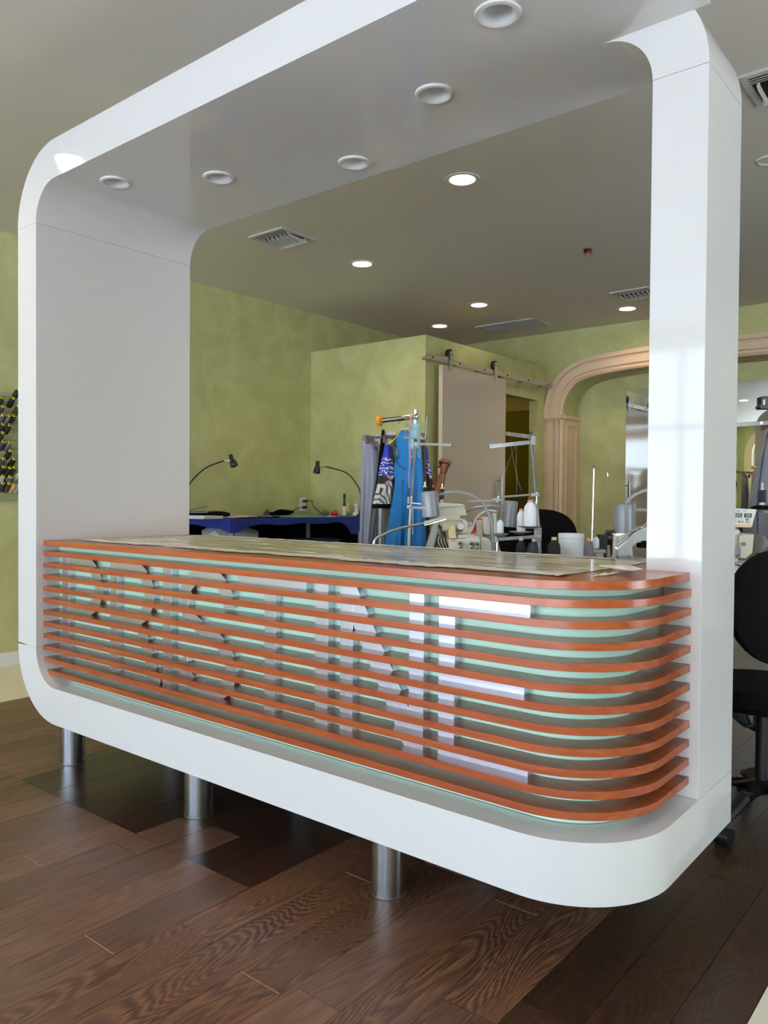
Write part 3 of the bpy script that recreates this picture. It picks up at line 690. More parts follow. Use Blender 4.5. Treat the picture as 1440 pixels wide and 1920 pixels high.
# ================================================================== cutting table by the wall
TZ = .978; tu0, tu1, tv0, tv1 = UL + .005, -1.165, 2.15, 3.75
ta = thing('cutting_table', 'high cutting table under a royal blue cloth in the corner by the green walls', 'table', ((tu0 + tu1) / 2, (tv0 + tv1) / 2, 0))
MB().box((tu0, tv0 + .01, TZ - .035), (tu1 - .01, tv1, TZ - .004)).done('table_top', mat('table_board', (120, 110, 96), .6), ta)
for (u, v) in ((tu1 - .06, tv0 + .06), (tu1 - .06, tv1 - .08), (tu0 + .06, tv0 + .06), (tu0 + .06, tv1 - .08)): MB().cyl((u, v, 0), (u, v, TZ - .035), .022).done('leg', GREYM, ta)
MB().box((tu0 + .1, tv0 + .1, .35), (tu1 - .08, tv1 - .1, .37)).done('shelf', mat('dark_shelf', (50, 48, 45), .7), ta)
cl = thing('blue_tablecloth', 'royal blue cloth stretched over the cutting table, gathered at its corner', 'tablecloth', ((tu0 + tu1) / 2, (tv0 + tv1) / 2, TZ))
mb = MB(); per = [(tu0, tv0 - .004)] + [(tu0 + (tu1 - tu0) * k / 12, tv0 - .004) for k in range(1, 13)] + [(tu1, tv0 + (tv1 - tv0) * k / 24) for k in range(1, 25)]
def dropf(k):
    if k <= 12: return .062 + .055 * math.exp(-((12 - k) / 1.3) ** 2) + .012 * math.sin(k * .9)
    j = k - 12; return .05 + .065 * math.exp(-(j / 1.6) ** 2) + .11 * math.exp(-((j - 20.5) / 1.4) ** 2) + .006 * math.sin(j)
top = [mb.b.verts.new((a, b, TZ)) for a, b in per]; mid = [mb.b.verts.new((a + (.006 if k > 12 else 0), b - (.006 if k <= 12 else 0), TZ - .012)) for k, (a, b) in enumerate(per)]
bot = [mb.b.verts.new((a + (.004 if k > 12 else 0) + .008 * math.sin(k * 2.1), b - (.004 if k <= 12 else 0), TZ - dropf(k))) for k, (a, b) in enumerate(per)]
for A, B in ((top, mid), (mid, bot)):
    for k in range(len(per) - 1): mb._f([A[k], A[k + 1], B[k + 1], B[k]])
mb._f(top + [mb.b.verts.new((tu0, tv1, TZ))])
mb.done('cloth', BLUE_T, cl)
mt = MB().box((tu0 + .02, tv0 + .75, TZ + .0008), (tu1 - .03, tv1 - .02, TZ + .003)).done('cutting_mat', TEAL); mt['label'] = 'teal green cutting mat lying on the blue cloth'; mt['category'] = 'mat'
def tp(x, u, dz=0): p_ = P(x, 966, 0, u); return Vector((u, p_.y, TZ + .001 + dz))
def single(o, label, cat, group=None):
    o['label'] = label; o['category'] = cat
    if group: o['group'] = group
    return o
def lump(c, sx_, sy_, sz_, name, m, seed=0, rot=0):
    rnd = random.Random(seed); mb = MB(); bmesh.ops.create_icosphere(mb.b, subdivisions=2, radius=1)
    X, Y = RH * math.cos(rot) + BH * math.sin(rot), BH * math.cos(rot) - RH * math.sin(rot)
    for v in mb.b.verts:
        k = 1 + rnd.uniform(-.14, .14); z = max(v.co.z, -.0) if False else v.co.z
        v.co = Vector(c) + X * v.co.x * sx_ * k + Y * v.co.y * sy_ * k + ZH * (sz_ + z * sz_ * k)
    return mb.done(name, m)
for i, (x, u, w, d, r, lab) in enumerate([(372, -1.35, .3, .2, .1, 'stack of cream paper at the near end of the blue table beside the white column'), (436, -1.45, .2, .14, .5, 'white paper sheet lying behind the front corner of the blue table'), (458, -1.6, .2, .13, -.2, 'white paper sheet near the wall beside the black ruler')]):
    c = tp(x, u, .004); mb = MB(); n = 6 if i == 0 else 2
    for k in range(n): mb.ob(c + ZH * (k * .0035), (w, d, .0028), (Vector((math.cos(r + k * .02), math.sin(r + k * .02), 0)), Vector((-math.sin(r + k * .02), math.cos(r + k * .02), 0)), ZH))
    single(mb.done('paper_stack' if i == 0 else 'paper_sheet', PAPER, smooth=False), lab, 'paper')
single(MB().ob(tp(365, -1.55, .045), (.24, .16, .012)).done('black_folder', BLACK), 'black folder lying on the papers next to the white column', 'folder')
single(MB().ob(tp(360, -1.6, .065), (.22, .15, .003), (RH * .97 + ZH * .22, BH, ZH)).done('grey_sheet', mat('grey_sheet', (170, 175, 150), .7)), 'bent grey green sheet propped above the black folder', 'sheet')
single(MB().ob(tp(364, -1.62, .02), (.2, .14, .035)).done('dark_box', BLACKF), 'low dark box beneath the black folder', 'box')
for i, (x, u, a, b, c_, lab) in enumerate([(388, -1.5, .07, .05, .02, 'small black cloth scrap beside the cream papers'), (407, -1.5, .1, .06, .026, 'crumpled black cloth by the front corner of the table'), (517, -1.8, .10, .05, .016, 'flat black cloth against the wall under the outlet'), (532, -1.75, .09, .06, .028, 'rounded black pouch on the table under the outlet')]):
    single(lump(tp(x, u), a, b, c_, 'cloth_scrap', BLACKF, i), lab, 'cloth')
single(lump(tp(421, -1.6), .09, .05, .014, 'pink_cloth', mat('skin_pink_cloth', (206, 178, 164), .8), 8), 'crumpled pale pink cloth behind the black cloth', 'cloth')
c = tp(500, -1.8); mb = MB(); mb.prism([(-.04, 0), (.0, .055), (.012, .05), (.03, 0)], lambda a, b, h: c + RH * a + ZH * b + BH * h, 0, .03)
single(mb.done('black_wedge', BLACK), 'small black wedge shaped holder by the wall on the table', 'holder')
a_, b_ = tp(446, -1.25, .004), tp(512, -1.22, .004); ax = (b_ - a_).normalized()
rlr = MB().ob((a_ + b_) / 2, ((b_ - a_).length, .035, .008), (ax, ZH.cross(ax), ZH)).done('long_ruler', BLACK); single(rlr, 'long black ruler lying along the front edge of the blue table', 'ruler')
single(lump(tp(517, -1.22), .035, .02, .009, 'black_puck', BLACK, 4), 'small black puck resting at the end of the long ruler', 'knob')
for (x, m_, lab) in ((610, mat('grey_felt', (92, 90, 92), .9), 'grey round pincushion beside the red one'), (627, RED, 'red round pincushion on the blue table')):
    c = tp(x, -1.45); t = thing('pincushion', lab, 'pincushion', c, 'round pincushions')
    MB().lathe([(.012, 0), (.028, .006), (.034, .022), (.03, .038), (.016, .046), (.003, .043)], c, n=18).done('cushion', m_, t)
    for k in range(4): MB().cyl(c + Vector((.012 * math.cos(k * 1.6), .012 * math.sin(k * 1.6), .042)), c + Vector((.016 * math.cos(k * 1.6), .016 * math.sin(k * 1.6), .062)), .0012, n=5).done('pin', CHROME, t)
c = tp(645.5, -1.4); t = thing('lint_roller', 'upright lint roller with black handle standing on the blue table', 'lint roller', c)
MB().cyl(c, c + ZH * .085, .021, n=20).done('roll', mat('cream_roll', (226, 214, 190), .7), t)
MB().lathe([(.010, .085), (.013, .1), (.008, .13), (.012, .16), (.011, .19), (.004, .2)], c, n=14).done('handle', BLACK, t)
c = tp(654, -1.36); t = thing('pencil_jar', 'clear jar with two yellow pencils beside the lint roller', 'jar', c)
MB().lathe([(.018, 0), (.018, .04), (.016, .04), (.016, .003)], c, n=16).done('jar_glass', mat('jar_glass', (235, 240, 240), .05, trans=.9), t)
for s_ in (-1, 1): MB().cyl(c + RH * .008 * s_ + ZH * .004, c - RH * (.02 - .005 * s_) + ZH * (.10 + .01 * s_), .004, n=6).done('pencil', mat('pencil_yellow', (226, 196, 90), .5), t)
c = tp(668, -1.25); single(MB().lathe([(.03, 0), (.034, .01), (.026, .035), (.014, .04), (.014, .09), (.02, .095), (.02, .11)], c, n=14).done('white_spool', CONEW), 'white spool beside the lamp foot on the blue table', 'spool')
single(MB().ob(tp(620, -1.22, .004), (.07, .03, .005)).done('white_chalk', PAPER), 'small white chalk holder at the table edge under the red pincushion', 'chalk')
single(MB().ob(tp(636, -1.26, .004), (.16, .03, .006)).done('scissors_case', BLACK), 'flat black scissors case at the table edge before the lint roller', 'case')
# things under the table
single(lump(Vector((-1.5, 2.4, .74)), .24, .2, .09, 'white_bag', mat('bag_white', (190, 190, 192), .8), 5), 'white cloth bag hanging under the near end of the table', 'bag')
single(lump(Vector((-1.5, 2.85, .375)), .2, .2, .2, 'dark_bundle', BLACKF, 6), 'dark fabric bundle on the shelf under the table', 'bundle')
mb = MB(); L = []  # added dark folded sheet, stands in for the shade under the table
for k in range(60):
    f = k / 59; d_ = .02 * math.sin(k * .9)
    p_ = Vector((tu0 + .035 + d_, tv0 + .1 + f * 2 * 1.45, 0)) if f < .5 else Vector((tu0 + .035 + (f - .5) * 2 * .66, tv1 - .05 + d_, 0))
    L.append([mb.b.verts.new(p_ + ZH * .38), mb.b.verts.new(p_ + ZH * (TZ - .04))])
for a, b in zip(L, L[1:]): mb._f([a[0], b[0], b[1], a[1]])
o = mb.done('under_table_shade', BLACKF); o.modifiers.new('s', 'SOLIDIFY').thickness = .004
single(o, 'added dark sheet along the walls standing in for shade under the blue table', 'cloth')
c = Vector((-1.42, 3.3, .37 + .4)); tb_ = thing('blue_tub', 'dim blue plastic tub under the far end of the blue table', 'tub', c - ZH * .4)
MB().lathe([(.17, -.4), (.2, 0), (.215, .0), (.215, .012), (.195, .012), (.165, -.38)], c, n=28).done('tub_body', mat('dim_blue_plastic', (40, 62, 88), .5), tb_)

# desk lamps
def desk_lamp(base, neck, head0, head1, label):
    t = thing('desk_lamp', label, 'lamp', base)
    MB().lathe([(.035, 0), (.035, .012), (.02, .02), (.012, .05)], base, n=16).done('base', BLACK, t)
    pts = catmull([base + ZH * .045] + neck, 6); MB().tube(pts, .006, 8).done('gooseneck', BLACK, t)
    d = (head1 - head0).normalized(); a = neck[-1]; b = (head0 + head1) / 2
    MB().cyl(a, b, .004).done('joint', CHROME, t)
    L = (head1 - head0).length
    sh = MB().lathe([(.015, 0), (.017, .004), (.019, L * .5), (.028, L * .62), (.031, L * .95), (.029, L), (.025, L * .97), (.015, L * .7)], head0, d, n=20).done('lamp_shade', BLACK, t)
    MB().lathe([(.023, 0), (.022, .004), (.001, .005)], head0 + d * L * .9, d, n=16).done('lens', CHROME, sh)
dA = 6.25
desk_lamp(Vector((-1.88, 2.21, TZ + .001)), [pd(345, 930, dA), pd(357, 905, dA), pd(385, 878, dA), pd(421, 863.5, dA)], pd(432, 853, dA), pd(439.5, 874, dA - .02), 'black gooseneck desk lamp leaning out from behind the left white column')
dB = 6.85
desk_lamp(tp(676, -1.2), [pd(676, 930, dB), pd(671, 912, dB), pd(650, 887, dB), pd(611, 875, dB)], pd(596, 865, dB), pd(593.5, 887, dB - .02), 'black gooseneck desk lamp curving above the blue table before the closet wall')
# outlet
oc = P(567.5, 945.5, 0, UL + .003)
ot = thing('wall_outlet', 'white double wall outlet with two black plugs', 'outlet', oc)
MB().ob(oc, (.078, .13, .006), (Vector((0, 1, 0)), ZH, Vector((1, 0, 0))), bev=.002).done('cover_plate', WHITE_M, ot)
for s_, nm in ((.028, 'socket'), (-.028, 'socket')): MB().ob(oc + Vector((.004, 0, s_)), (.034, .03, .004), (Vector((0, 1, 0)), ZH, Vector((1, 0, 0)))).done(nm, mat('socket_white', (200, 200, 196), .4), ot)
for k, (s_, tx, ty, nm, zz) in enumerate(((.03, 604, -1.55, 'black power cord looping from the outlet towards the grey pincushion', .07), (-.028, 540, -1.75, 'black power cord running from the outlet towards the black pouch', .05))):
    c = oc + Vector((.02, .01, s_)); t = thing('power_cord', nm, 'cord', c, 'cords at the outlet')
    MB().ob(c, (.04, .028, .024), (Vector((1, 0, 0)), Vector((0, 1, 0)), ZH), bev=.004).done('plug', BLACK, t)
    e = tp(tx, ty, .01)
    MB().tube(catmull([c + Vector((.015, 0, 0)), c + Vector((.05, .05 if k == 0 else -.03, 0)), c.lerp(e, .45) + ZH * (.02), c.lerp(e, .8) + ZH * .005, e], 6), .004, 6).done('cable', BLACK, t)

# ================================================================== clothes rack
D0 = 4.7
rk2 = thing('garment_rack', 'chrome garment stand with upright pole and short horizontal rod full of clothes', 'garment rack', pd(778, 768, D0 - .02) * 1)
pt = pd(778.5, 768, D0); pb = Vector((pt.x, pt.y, 0.02)); rk2.location = (pt.x, pt.y, 0)
MB().cyl(pb, pt, .0135, n=18).done('pole', CHROME, rk2)
ra, rb = pd(776, 782, D0), pd(712, 789, D0 + .12)
MB().cyl(ra, rb, .015, n=16).done('rod', CHROME, rk2)
MB().lathe([(.016, 0), (.02, .02), (.018, .03)], ra, (ra - rb), n=14).done('rod_socket', CHROME, rk2)
for k in range(3):
    a = k * 2.1; MB().tube([pb + ZH * .12, pb + Vector((.22 * math.cos(a), .22 * math.sin(a), .0))], .011).done('foot', CHROME, rk2)
tm = thing('tape_measure_cap', 'yellow wound tape measure on the free end of the chrome rod', 'tape measure', rb)
MB().lathe([(.012, -.012), (.03, -.012), (.032, 0), (.03, .012), (.012, .012)], rb, (rb - ra), n=18).done('tape_coil', mat('tape_orange', (240, 165, 20), .5), tm)
MB().lathe([(.0125, -.006), (.017, .013), (.003, .014)], rb, (rb - ra), n=12).done('coil_core', YEL, tm)
def garment(rows, d, th, mats, fold=.012, nf=7, mi=None, seed=0, name='body', par=None, n=36):
    mb = MB(); R = []
    for i, (y, xl, xr) in enumerate(rows):
        c = pd((xl + xr) / 2, y, d); hw = (xr - xl) / 2 * d / F_PX; rg = []
        amp = fold * min(1, i / max(1, len(rows) * .3))
        for k in range(n):
            a = 2 * math.pi * k / n; ca, sa = math.cos(a), math.sin(a)
            rip = amp * math.sin(nf * a + seed + i * .12) + amp * .5 * math.sin(2.3 * nf * a + seed * 2)
            rg.append(mb.b.verts.new(c + RH * (hw * ca) + BH * ((th / 2 + rip) * sa)))
        R.append(rg)
    for i, (a, b) in enumerate(zip(R, R[1:])):
        mb.mi = mi(i) if mi else 0
        mb.loft([a, b], cap=False)
    mb._f(R[0][::-1]); mb._f(R[-1])
    return mb.done(name, mats, par)
def lerp_rows(keys, n=24):
    out = []
    for k in range(n + 1):
        y = keys[0][0] + (keys[-1][0] - keys[0][0]) * k / n
        for a, b in zip(keys, keys[1:]):
            if a[0] <= y <= b[0] + 1e-6:
                t = (y - a[0]) / (b[0] - a[0]); out.append((y, a[1] + (b[1] - a[1]) * t, a[2] + (b[2] - a[2]) * t)); break
    return out
GREYF = mat('lilac_grey_jersey', (158, 160, 178), .85, sheen=.2); PURP = mat('mauve_waistband', (122, 108, 122), .85)
TEALB = mat('azure_fabric', (2, 108, 172), .75, sheen=.1)
t = thing('grey_trousers', 'long pale lilac grey trousers clipped on the black hanger', 'trousers', pd(696, 815, 4.9))
garment(lerp_rows([(816, 680, 694), (826, 679, 706), (838, 678, 716)], 6), 4.9, .05, PURP, .003, 3, name='waistband', par=t)
garment(lerp_rows([(827, 678, 698), (845, 677.5, 708), (900, 676, 714), (1000, 674.5, 700), (1075, 673, 697)], 26), 4.9, .07, GREYF, .012, 5, name='trouser_leg', par=t)
garment(lerp_rows([(838, 700, 714), (900, 698, 716), (1000, 697, 713), (1075, 696, 712)], 22), 4.95, .06, GREYF, .012, 5, seed=2, name='trouser_leg', par=t)
c = pd(706, 821, 4.84); MB().ob(c, (.03, .002, .035), (RH * .9 + ZH * .4, BH, ZH * .9 - RH * .4)).done('swing_tag', PAPER, t)
def hanger(p, w, m_, label, clips=True, group='hangers on the chrome rod', drop=.02):
    h = thing('clothes_hanger', label, 'hanger', p, group)
    a, b = p - RH * w / 2 - ZH * .055, p + RH * w / 2 - ZH * .055
    MB().tube(catmull([p + ZH * .035 + RH * -.012, p + ZH * .05, p + ZH * .035 + RH * .014, p + ZH * .01, p - ZH * .03], 5), .0018, 6).done('hook', CHROME, h)
    if clips:
        MB().ob((a + b) / 2, (w, .008, .014)).done('bar', m_, h)
        for c in (a, b): MB().ob(c - ZH * .018 + RH * (.008 if c is a else -.008), (.02, .02, .045), bev=.003).done('clip', m_, h)
    else:
        MB().tube([a - ZH * drop, p - ZH * .02, b - ZH * drop], .006, 8).done('arm', m_, h)
    return h
hanger(pd(715, 803, 4.82), .19, BLACK, 'black clip hanger holding the grey trousers')
hanger(pd(745, 801, 4.78), .17, BLACK, 'black clip hanger behind the blue dress')
# patterned tunic
def m_waves():
    m, t, b = nodes('blue_wave_print'); g = t.nodes.new('ShaderNodeNewGeometry'); w = t.nodes.new('ShaderNodeTexWave'); w.bands_direction = 'Z'
    w.inputs['Scale'].default_value = 12; w.inputs['Distortion'].default_value = 9; w.inputs['Detail'].default_value = 2; w.inputs['Detail Scale'].default_value = 3
    t.links.new(g.outputs['Position'], w.inputs['Vector']); r = ramp(t, w.outputs[0], [(.0, (30, 44, 160)), (.74, (30, 44, 160)), (.8, (225, 226, 236))]); t.links.new(r, b.inputs['Base Color']); b.inputs['Roughness'].default_value = .7
    return m
def m_rosettes():
    m, t, b = nodes('rosette_print'); g = t.nodes.new('ShaderNodeNewGeometry'); v = t.nodes.new('ShaderNodeTexVoronoi'); v.inputs['Scale'].default_value = 19; v.inputs['Randomness'].default_value = .35
    t.links.new(g.outputs['Position'], v.inputs['Vector'])
    r = ramp(t, v.outputs['Distance'], [(.0, (150, 60, 96)), (.12, (226, 214, 220)), (.3, (206, 160, 184)), (.42, (16, 14, 18)), (1, (16, 14, 18))]); r.node.color_ramp.interpolation = 'CONSTANT'
    t.links.new(r, b.inputs['Base Color']); b.inputs['Roughness'].default_value = .7; return m
def m_paisley():
    m, t, b = nodes('paisley_print'); g = t.nodes.new('ShaderNodeNewGeometry'); v = t.nodes.new('ShaderNodeTexWave'); v.wave_type = 'RINGS'; v.inputs['Scale'].default_value = 9; v.inputs['Distortion'].default_value = 14
    t.links.new(g.outputs['Position'], v.inputs['Vector']); r = ramp(t, v.outputs[0], [(.0, (228, 222, 212)), (.66, (228, 222, 212)), (.72, (110, 96, 84)), (.86, (24, 34, 26)), (.95, (70, 100, 76))]); r.node.color_ramp.interpolation = 'CONSTANT'
    t.links.new(r, b.inputs['Base Color']); b.inputs['Roughness'].default_value = .7; return m
def m_tweed():
    m, t, b = nodes('black_tweed'); g = t.nodes.new('ShaderNodeNewGeometry'); v = t.nodes.new('ShaderNodeTexChecker'); v.inputs['Scale'].default_value = 140
    v.inputs[1].default_value = lin((30, 28, 26)); v.inputs[2].default_value = lin((120, 112, 96)); t.links.new(g.outputs['Position'], v.inputs['Vector']); t.links.new(v.outputs[0], b.inputs['Base Color']); b.inputs['Roughness'].default_value = .9; return m
BLUEP = mat('royal_blue_fabric', (36, 50, 170), .7); WAVES, ROSE, PAIS, TWEED = m_waves(), m_rosettes(), m_paisley(), m_tweed()
t = thing('printed_tunic', 'tunic sleeve with blue wave print, pink rosettes, pale paisley and black hem', 'tunic', pd(720, 835, 4.72))
def tmi(i): return 0 if i < 6 else 1 if i < 14 else 2 if i < 18 else 3 if i < 27 else 4
tr_ = lerp_rows([(834, 721, 731), (850, 718, 733), (880, 711, 739), (893, 708, 742), (915, 706, 736), (946, 698, 733), (953, 697, 729)], 29)
garment(tr_, 4.72, .06, [BLUEP, WAVES, ROSE, PAIS, BLACKF], .006, 4, mi=tmi, name='sleeve', par=t)
t = thing('camisole', 'black and pale pink camisole hanging between the grey trousers and the printed tunic', 'top', pd(720, 815, 4.83))
garment(lerp_rows([(806, 716, 721), (830, 713, 722), (870, 709, 716), (920, 703, 710)], 10), 4.83, .03, BLACKF, .003, 3, name='strap_panel', par=t)
garment(lerp_rows([(810, 722, 742), (835, 722, 745), (1000, 712, 740)], 10), 4.86, .03, mat('pale_pink_fabric', (222, 206, 206), .8), .004, 3, name='bodice', par=t)
t = thing('tweed_garment', 'black and cream tweed garment edge showing behind the blue dress', 'garment', pd(735, 840, 4.79))
garment(lerp_rows([(822, 734, 745), (850, 729, 742), (1000, 719, 745), (1060, 718, 745)], 12), 4.79, .03, TWEED, .004, 3, name='front_panel', par=t)
garment(lerp_rows([(812, 789, 797), (840, 790, 798), (900, 792, 800), (935, 795, 803)], 12), 4.79, .03, TWEED, .003, 3, name='back_panel', par=t)
t = thing('silver_garment', 'shiny silver grey garment between the trousers and the blue dress', 'garment', pd(714, 960, 4.84))
garment(lerp_rows([(930, 709, 722), (1060, 709, 719)], 10), 4.84, .025, mat('silver_satin', (176, 176, 184), .3, .3), .004, 3, name='front_panel', par=t)
t = thing('printed_blouse', 'blouse sleeve with blue print and rosettes hanging behind the chrome pole', 'blouse', pd(803, 850, 4.83))
garment(lerp_rows([(838, 795, 801), (870, 797, 805), (895, 796, 810), (925, 797, 816), (945, 800, 822)], 14), 4.83, .04, [BLUEP, WAVES, ROSE], .003, 3, mi=lambda i: 0 if i < 3 else 1 if i < 7 else 2, name='sleeve', par=t)
# blue dress
t = thing('blue_dress', 'long azure blue one shoulder dress on a yellow hanger', 'dress', pd(762, 812, 4.62))
garment(lerp_rows([(807, 752, 760), (815, 746, 784), (822, 741, 790), (840, 744, 791), (858, 747, 791), (866, 740, 792), (880, 738, 793), (905, 741, 795), (940, 735, 797), (985, 727, 798), (1030, 718, 799), (1090, 708, 800)], 40), 4.62, .085, TEALB, .013, 4, name='dress_body', par=t)
for (xa, ya, xb, yb) in ((740, 850, 760, 878),):
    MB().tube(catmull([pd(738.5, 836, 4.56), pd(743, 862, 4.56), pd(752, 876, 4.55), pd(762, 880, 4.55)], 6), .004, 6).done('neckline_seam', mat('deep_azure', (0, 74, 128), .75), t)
for k, (x0, x1) in enumerate(((756, 747), (766, 760))):
    MB().tube([pd(x0, 900, 4.565), pd((x0 + x1) / 2, 970, 4.56), pd(x1, 1060, 4.55)], [.003, .007, .012], 8).done('pleat', TEALB, t)
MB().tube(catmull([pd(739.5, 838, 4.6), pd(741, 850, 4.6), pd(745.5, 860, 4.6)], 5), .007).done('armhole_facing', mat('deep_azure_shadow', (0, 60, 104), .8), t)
hy = thing('clothes_hanger', 'bright yellow plastic hanger in the shoulders of the blue dress', 'hanger', pd(763, 802, 4.62), 'hangers on the chrome rod')
MB().tube([pd(730.5, 832, 4.6), pd(754, 809, 4.62), pd(763, 804, 4.62), pd(772, 808, 4.64), pd(790, 822, 4.66)], .009, 8).done('arm', mat('hanger_yellow', (232, 226, 60), .45), hy)
MB().tube(catmull([pd(763, 804, 4.62), pd(762.5, 790, 4.66), pd(760, 781, 4.7), pd(756, 778, 4.7), pd(753, 783, 4.7)], 5), .002, 6).done('hook', CHROME, hy)
t = thing('pink_measuring_tape', 'pink measuring tape hanging over the chrome rod beside the pole', 'measuring tape', pd(769, 790, 4.6))
mb = MB(); L = []
for k in range(26):
    y = 777 + (915 - 777) * k / 25; x = 770 - 2.5 * k / 25 + .9 * math.sin(k * .5); w = 1.9 if k < 22 else 1.2
    L.append([mb.b.verts.new(pd(x - w, y, 4.555 + .01 * math.sin(k * .4))), mb.b.verts.new(pd(x + w, y, 4.565 + .01 * math.sin(k * .4)))])
for a, b in zip(L, L[1:]): mb._f([a[0], a[1], b[1], b[0]])
o = mb.done('tape_band', mat('tape_pink', (226, 160, 176), .6), t); o.modifiers.new('s', 'SOLIDIFY').thickness = .001
for k in range(1, 24, 2): MB().ob(pd(770 - 2.5 * k / 25 + .9 * math.sin(k * .5) - .8, 777 + 138 * k / 25, 4.553 + .01 * math.sin(k * .4)), (.003, .001, .0012)).done('mark', BLACK, t)
t = thing('face_mask', 'light blue pleated face mask hooked on the chrome pole', 'face mask', pd(778, 800, 4.57))
mb = MB(); G = []
for i in range(17):
    f = i / 16; row = []
    for j in range(9):
        g2 = j / 8; xl, xr = 768.5 - 0 * f, 788 - 0 * f
        row.append(mb.b.verts.new(pd(xl + (xr - xl) * g2 + (1.0 if f < .5 else 0) * (g2 - .5) * -2, 794 + 48 * f, 4.55 - .02 * math.sin(math.pi * g2) + (.004 if (i % 4) < 2 else 0))))
    G.append(row)
for i in range(16):
    for j in range(8): mb._f([G[i][j], G[i + 1][j], G[i + 1][j + 1], G[i][j + 1]])
o = mb.done('mask_cloth', mat('mask_blue', (150, 200, 214), .8), t); o.modifiers.new('s', 'SOLIDIFY').thickness = .002
for x in (771, 785): MB().tube(catmull([pd(x, 841, 4.55), pd(x - 1, 852, 4.55), pd(x + 2, 858, 4.55), pd(x + 3, 842, 4.55)], 5), .0012, 5).done('ear_loop', CONEW, t)

# ================================================================== person behind the clothes, one arm raised
def skin_mesh(verts, edges, radii, name, m_, par, sub=2):
    me = bpy.data.meshes.new(name); off = Vector(par.location) if par else Vector((0, 0, 0))
    me.from_pydata([Vector(v) - off for v in verts], edges, []); me.materials.append(m_)
    o = bpy.data.objects.new(name, me); COL.objects.link(o)
    if par: o.parent = par
    sk = o.modifiers.new('skin', 'SKIN'); sk.use_smooth_shade = True
    for i, v in enumerate(me.skin_vertices[0].data): v.radius = radii[i] if isinstance(radii[i], tuple) else (radii[i], radii[i]); v.use_root = (i == 0)
    sb = o.modifiers.new('sub', 'SUBSURF'); sb.levels = sub; sb.render_levels = sub
    return o
DP = 5.55; base = pd(772, 925, DP); bx, by = base.x, base.y
per_ = thing('person', 'person hidden behind the hanging clothes, bare forearm and fist raised before the sliding door', 'person', (bx, by, 0))
def W_(r, b, z): return Vector((bx, by, 0)) + RH * r + BH * b + ZH * z
hand = pd(831, 885, DP - .12); elbow = pd(813, 948, DP - .1); sh = W_(.13, 0, 1.25)
V = [W_(0, 0, .86), W_(0, 0, 1.0), W_(0, .01, 1.18), W_(0, 0, 1.30), W_(0, 0, 1.38), W_(.10, 0, 1.29), sh, elbow, elbow.lerp(hand, .45), hand,
     W_(-.10, 0, 1.29), W_(-.13, 0, 1.25), W_(-.19, -.03, 1.0), W_(-.15, -.15, .86), W_(.08, 0, .80), W_(.09, -.01, .43), W_(.09, .02, .06), W_(.09, -.1, .03), W_(-.08, 0, .80), W_(-.09, -.01, .43), W_(-.09, .02, .06), W_(-.09, -.1, .03)]
E_ = [(0, 1), (1, 2), (2, 3), (3, 4), (3, 5), (5, 6), (6, 7), (7, 8), (8, 9), (3, 10), (10, 11), (11, 12), (12, 13), (0, 14), (14, 15), (15, 16), (16, 17), (0, 18), (18, 19), (19, 20), (20, 21)]
RD = [(.12, .1), (.11, .085), (.13, .09), (.1, .07), .05, .06, .052, .042, .036, .026, .06, .052, .042, .03, .085, .055, .04, .03, .085, .055, .04, .03]
skin_mesh(V, E_, RD, 'body', SKIN, per_)
mb = MB(); bmesh.ops.create_uvsphere(mb.b, u_segments=20, v_segments=14, radius=1)
hc = W_(0, -.01, 1.475)
for v in mb.b.verts:
    x, y, z = v.co; y2 = y * .095; nose = .022 * math.exp(-((x / .16) ** 2 + ((z + .1) / .22) ** 2)) if y < 0 else 0
    v.co = hc + RH * x * (.074 - .012 * max(0, -z)) + BH * (y2 - nose) + ZH * z * .112
mb.done('head', SKIN, per_)
mb = MB(); bmesh.ops.create_uvsphere(mb.b, u_segments=20, v_segments=12, radius=1)
for v in mb.b.verts:
    x, y, z = v.co; v.co = hc + RH * x * .082 + BH * (.02 + y * .098) + ZH * (.03 + z * .1)
mb.done('hair', HAIR, per_)
for s_ in (-1, 1):
    MB().lathe([(.001, 0), (.009, .003), (.001, .006)], hc + RH * .028 * s_ - BH * .094 + ZH * .005, -BH, n=10).done('eye', BLACK, per_)
    MB().lathe([(.012, 0), (.02, .006), (.008, .01)], hc + RH * .076 * s_ - ZH * .01, RH * s_, n=10).done('ear', SKIN, per_)
MB().ob(hc - BH * .088 - ZH * .055, (.045, .01, .008), bev=.003).done('mouth', mat('lips', (120, 60, 56), .5), per_)
garment([(y, xl, xr) for y, xl, xr in [(872, 752, 792), (880, 738, 805), (900, 733, 809), (940, 736, 806), (990, 736, 806), (1030, 732, 810)]], DP, .24, mat('dark_shirt', (34, 30, 44), .85), .004, 5, name='shirt', par=per_)
garment([(1025, 738, 806), (1060, 734, 810), (1110, 736, 808), (1180, 740, 804)], DP, .24, mat('dark_trousers', (30, 30, 34), .85), .003, 5, name='trousers', par=per_)
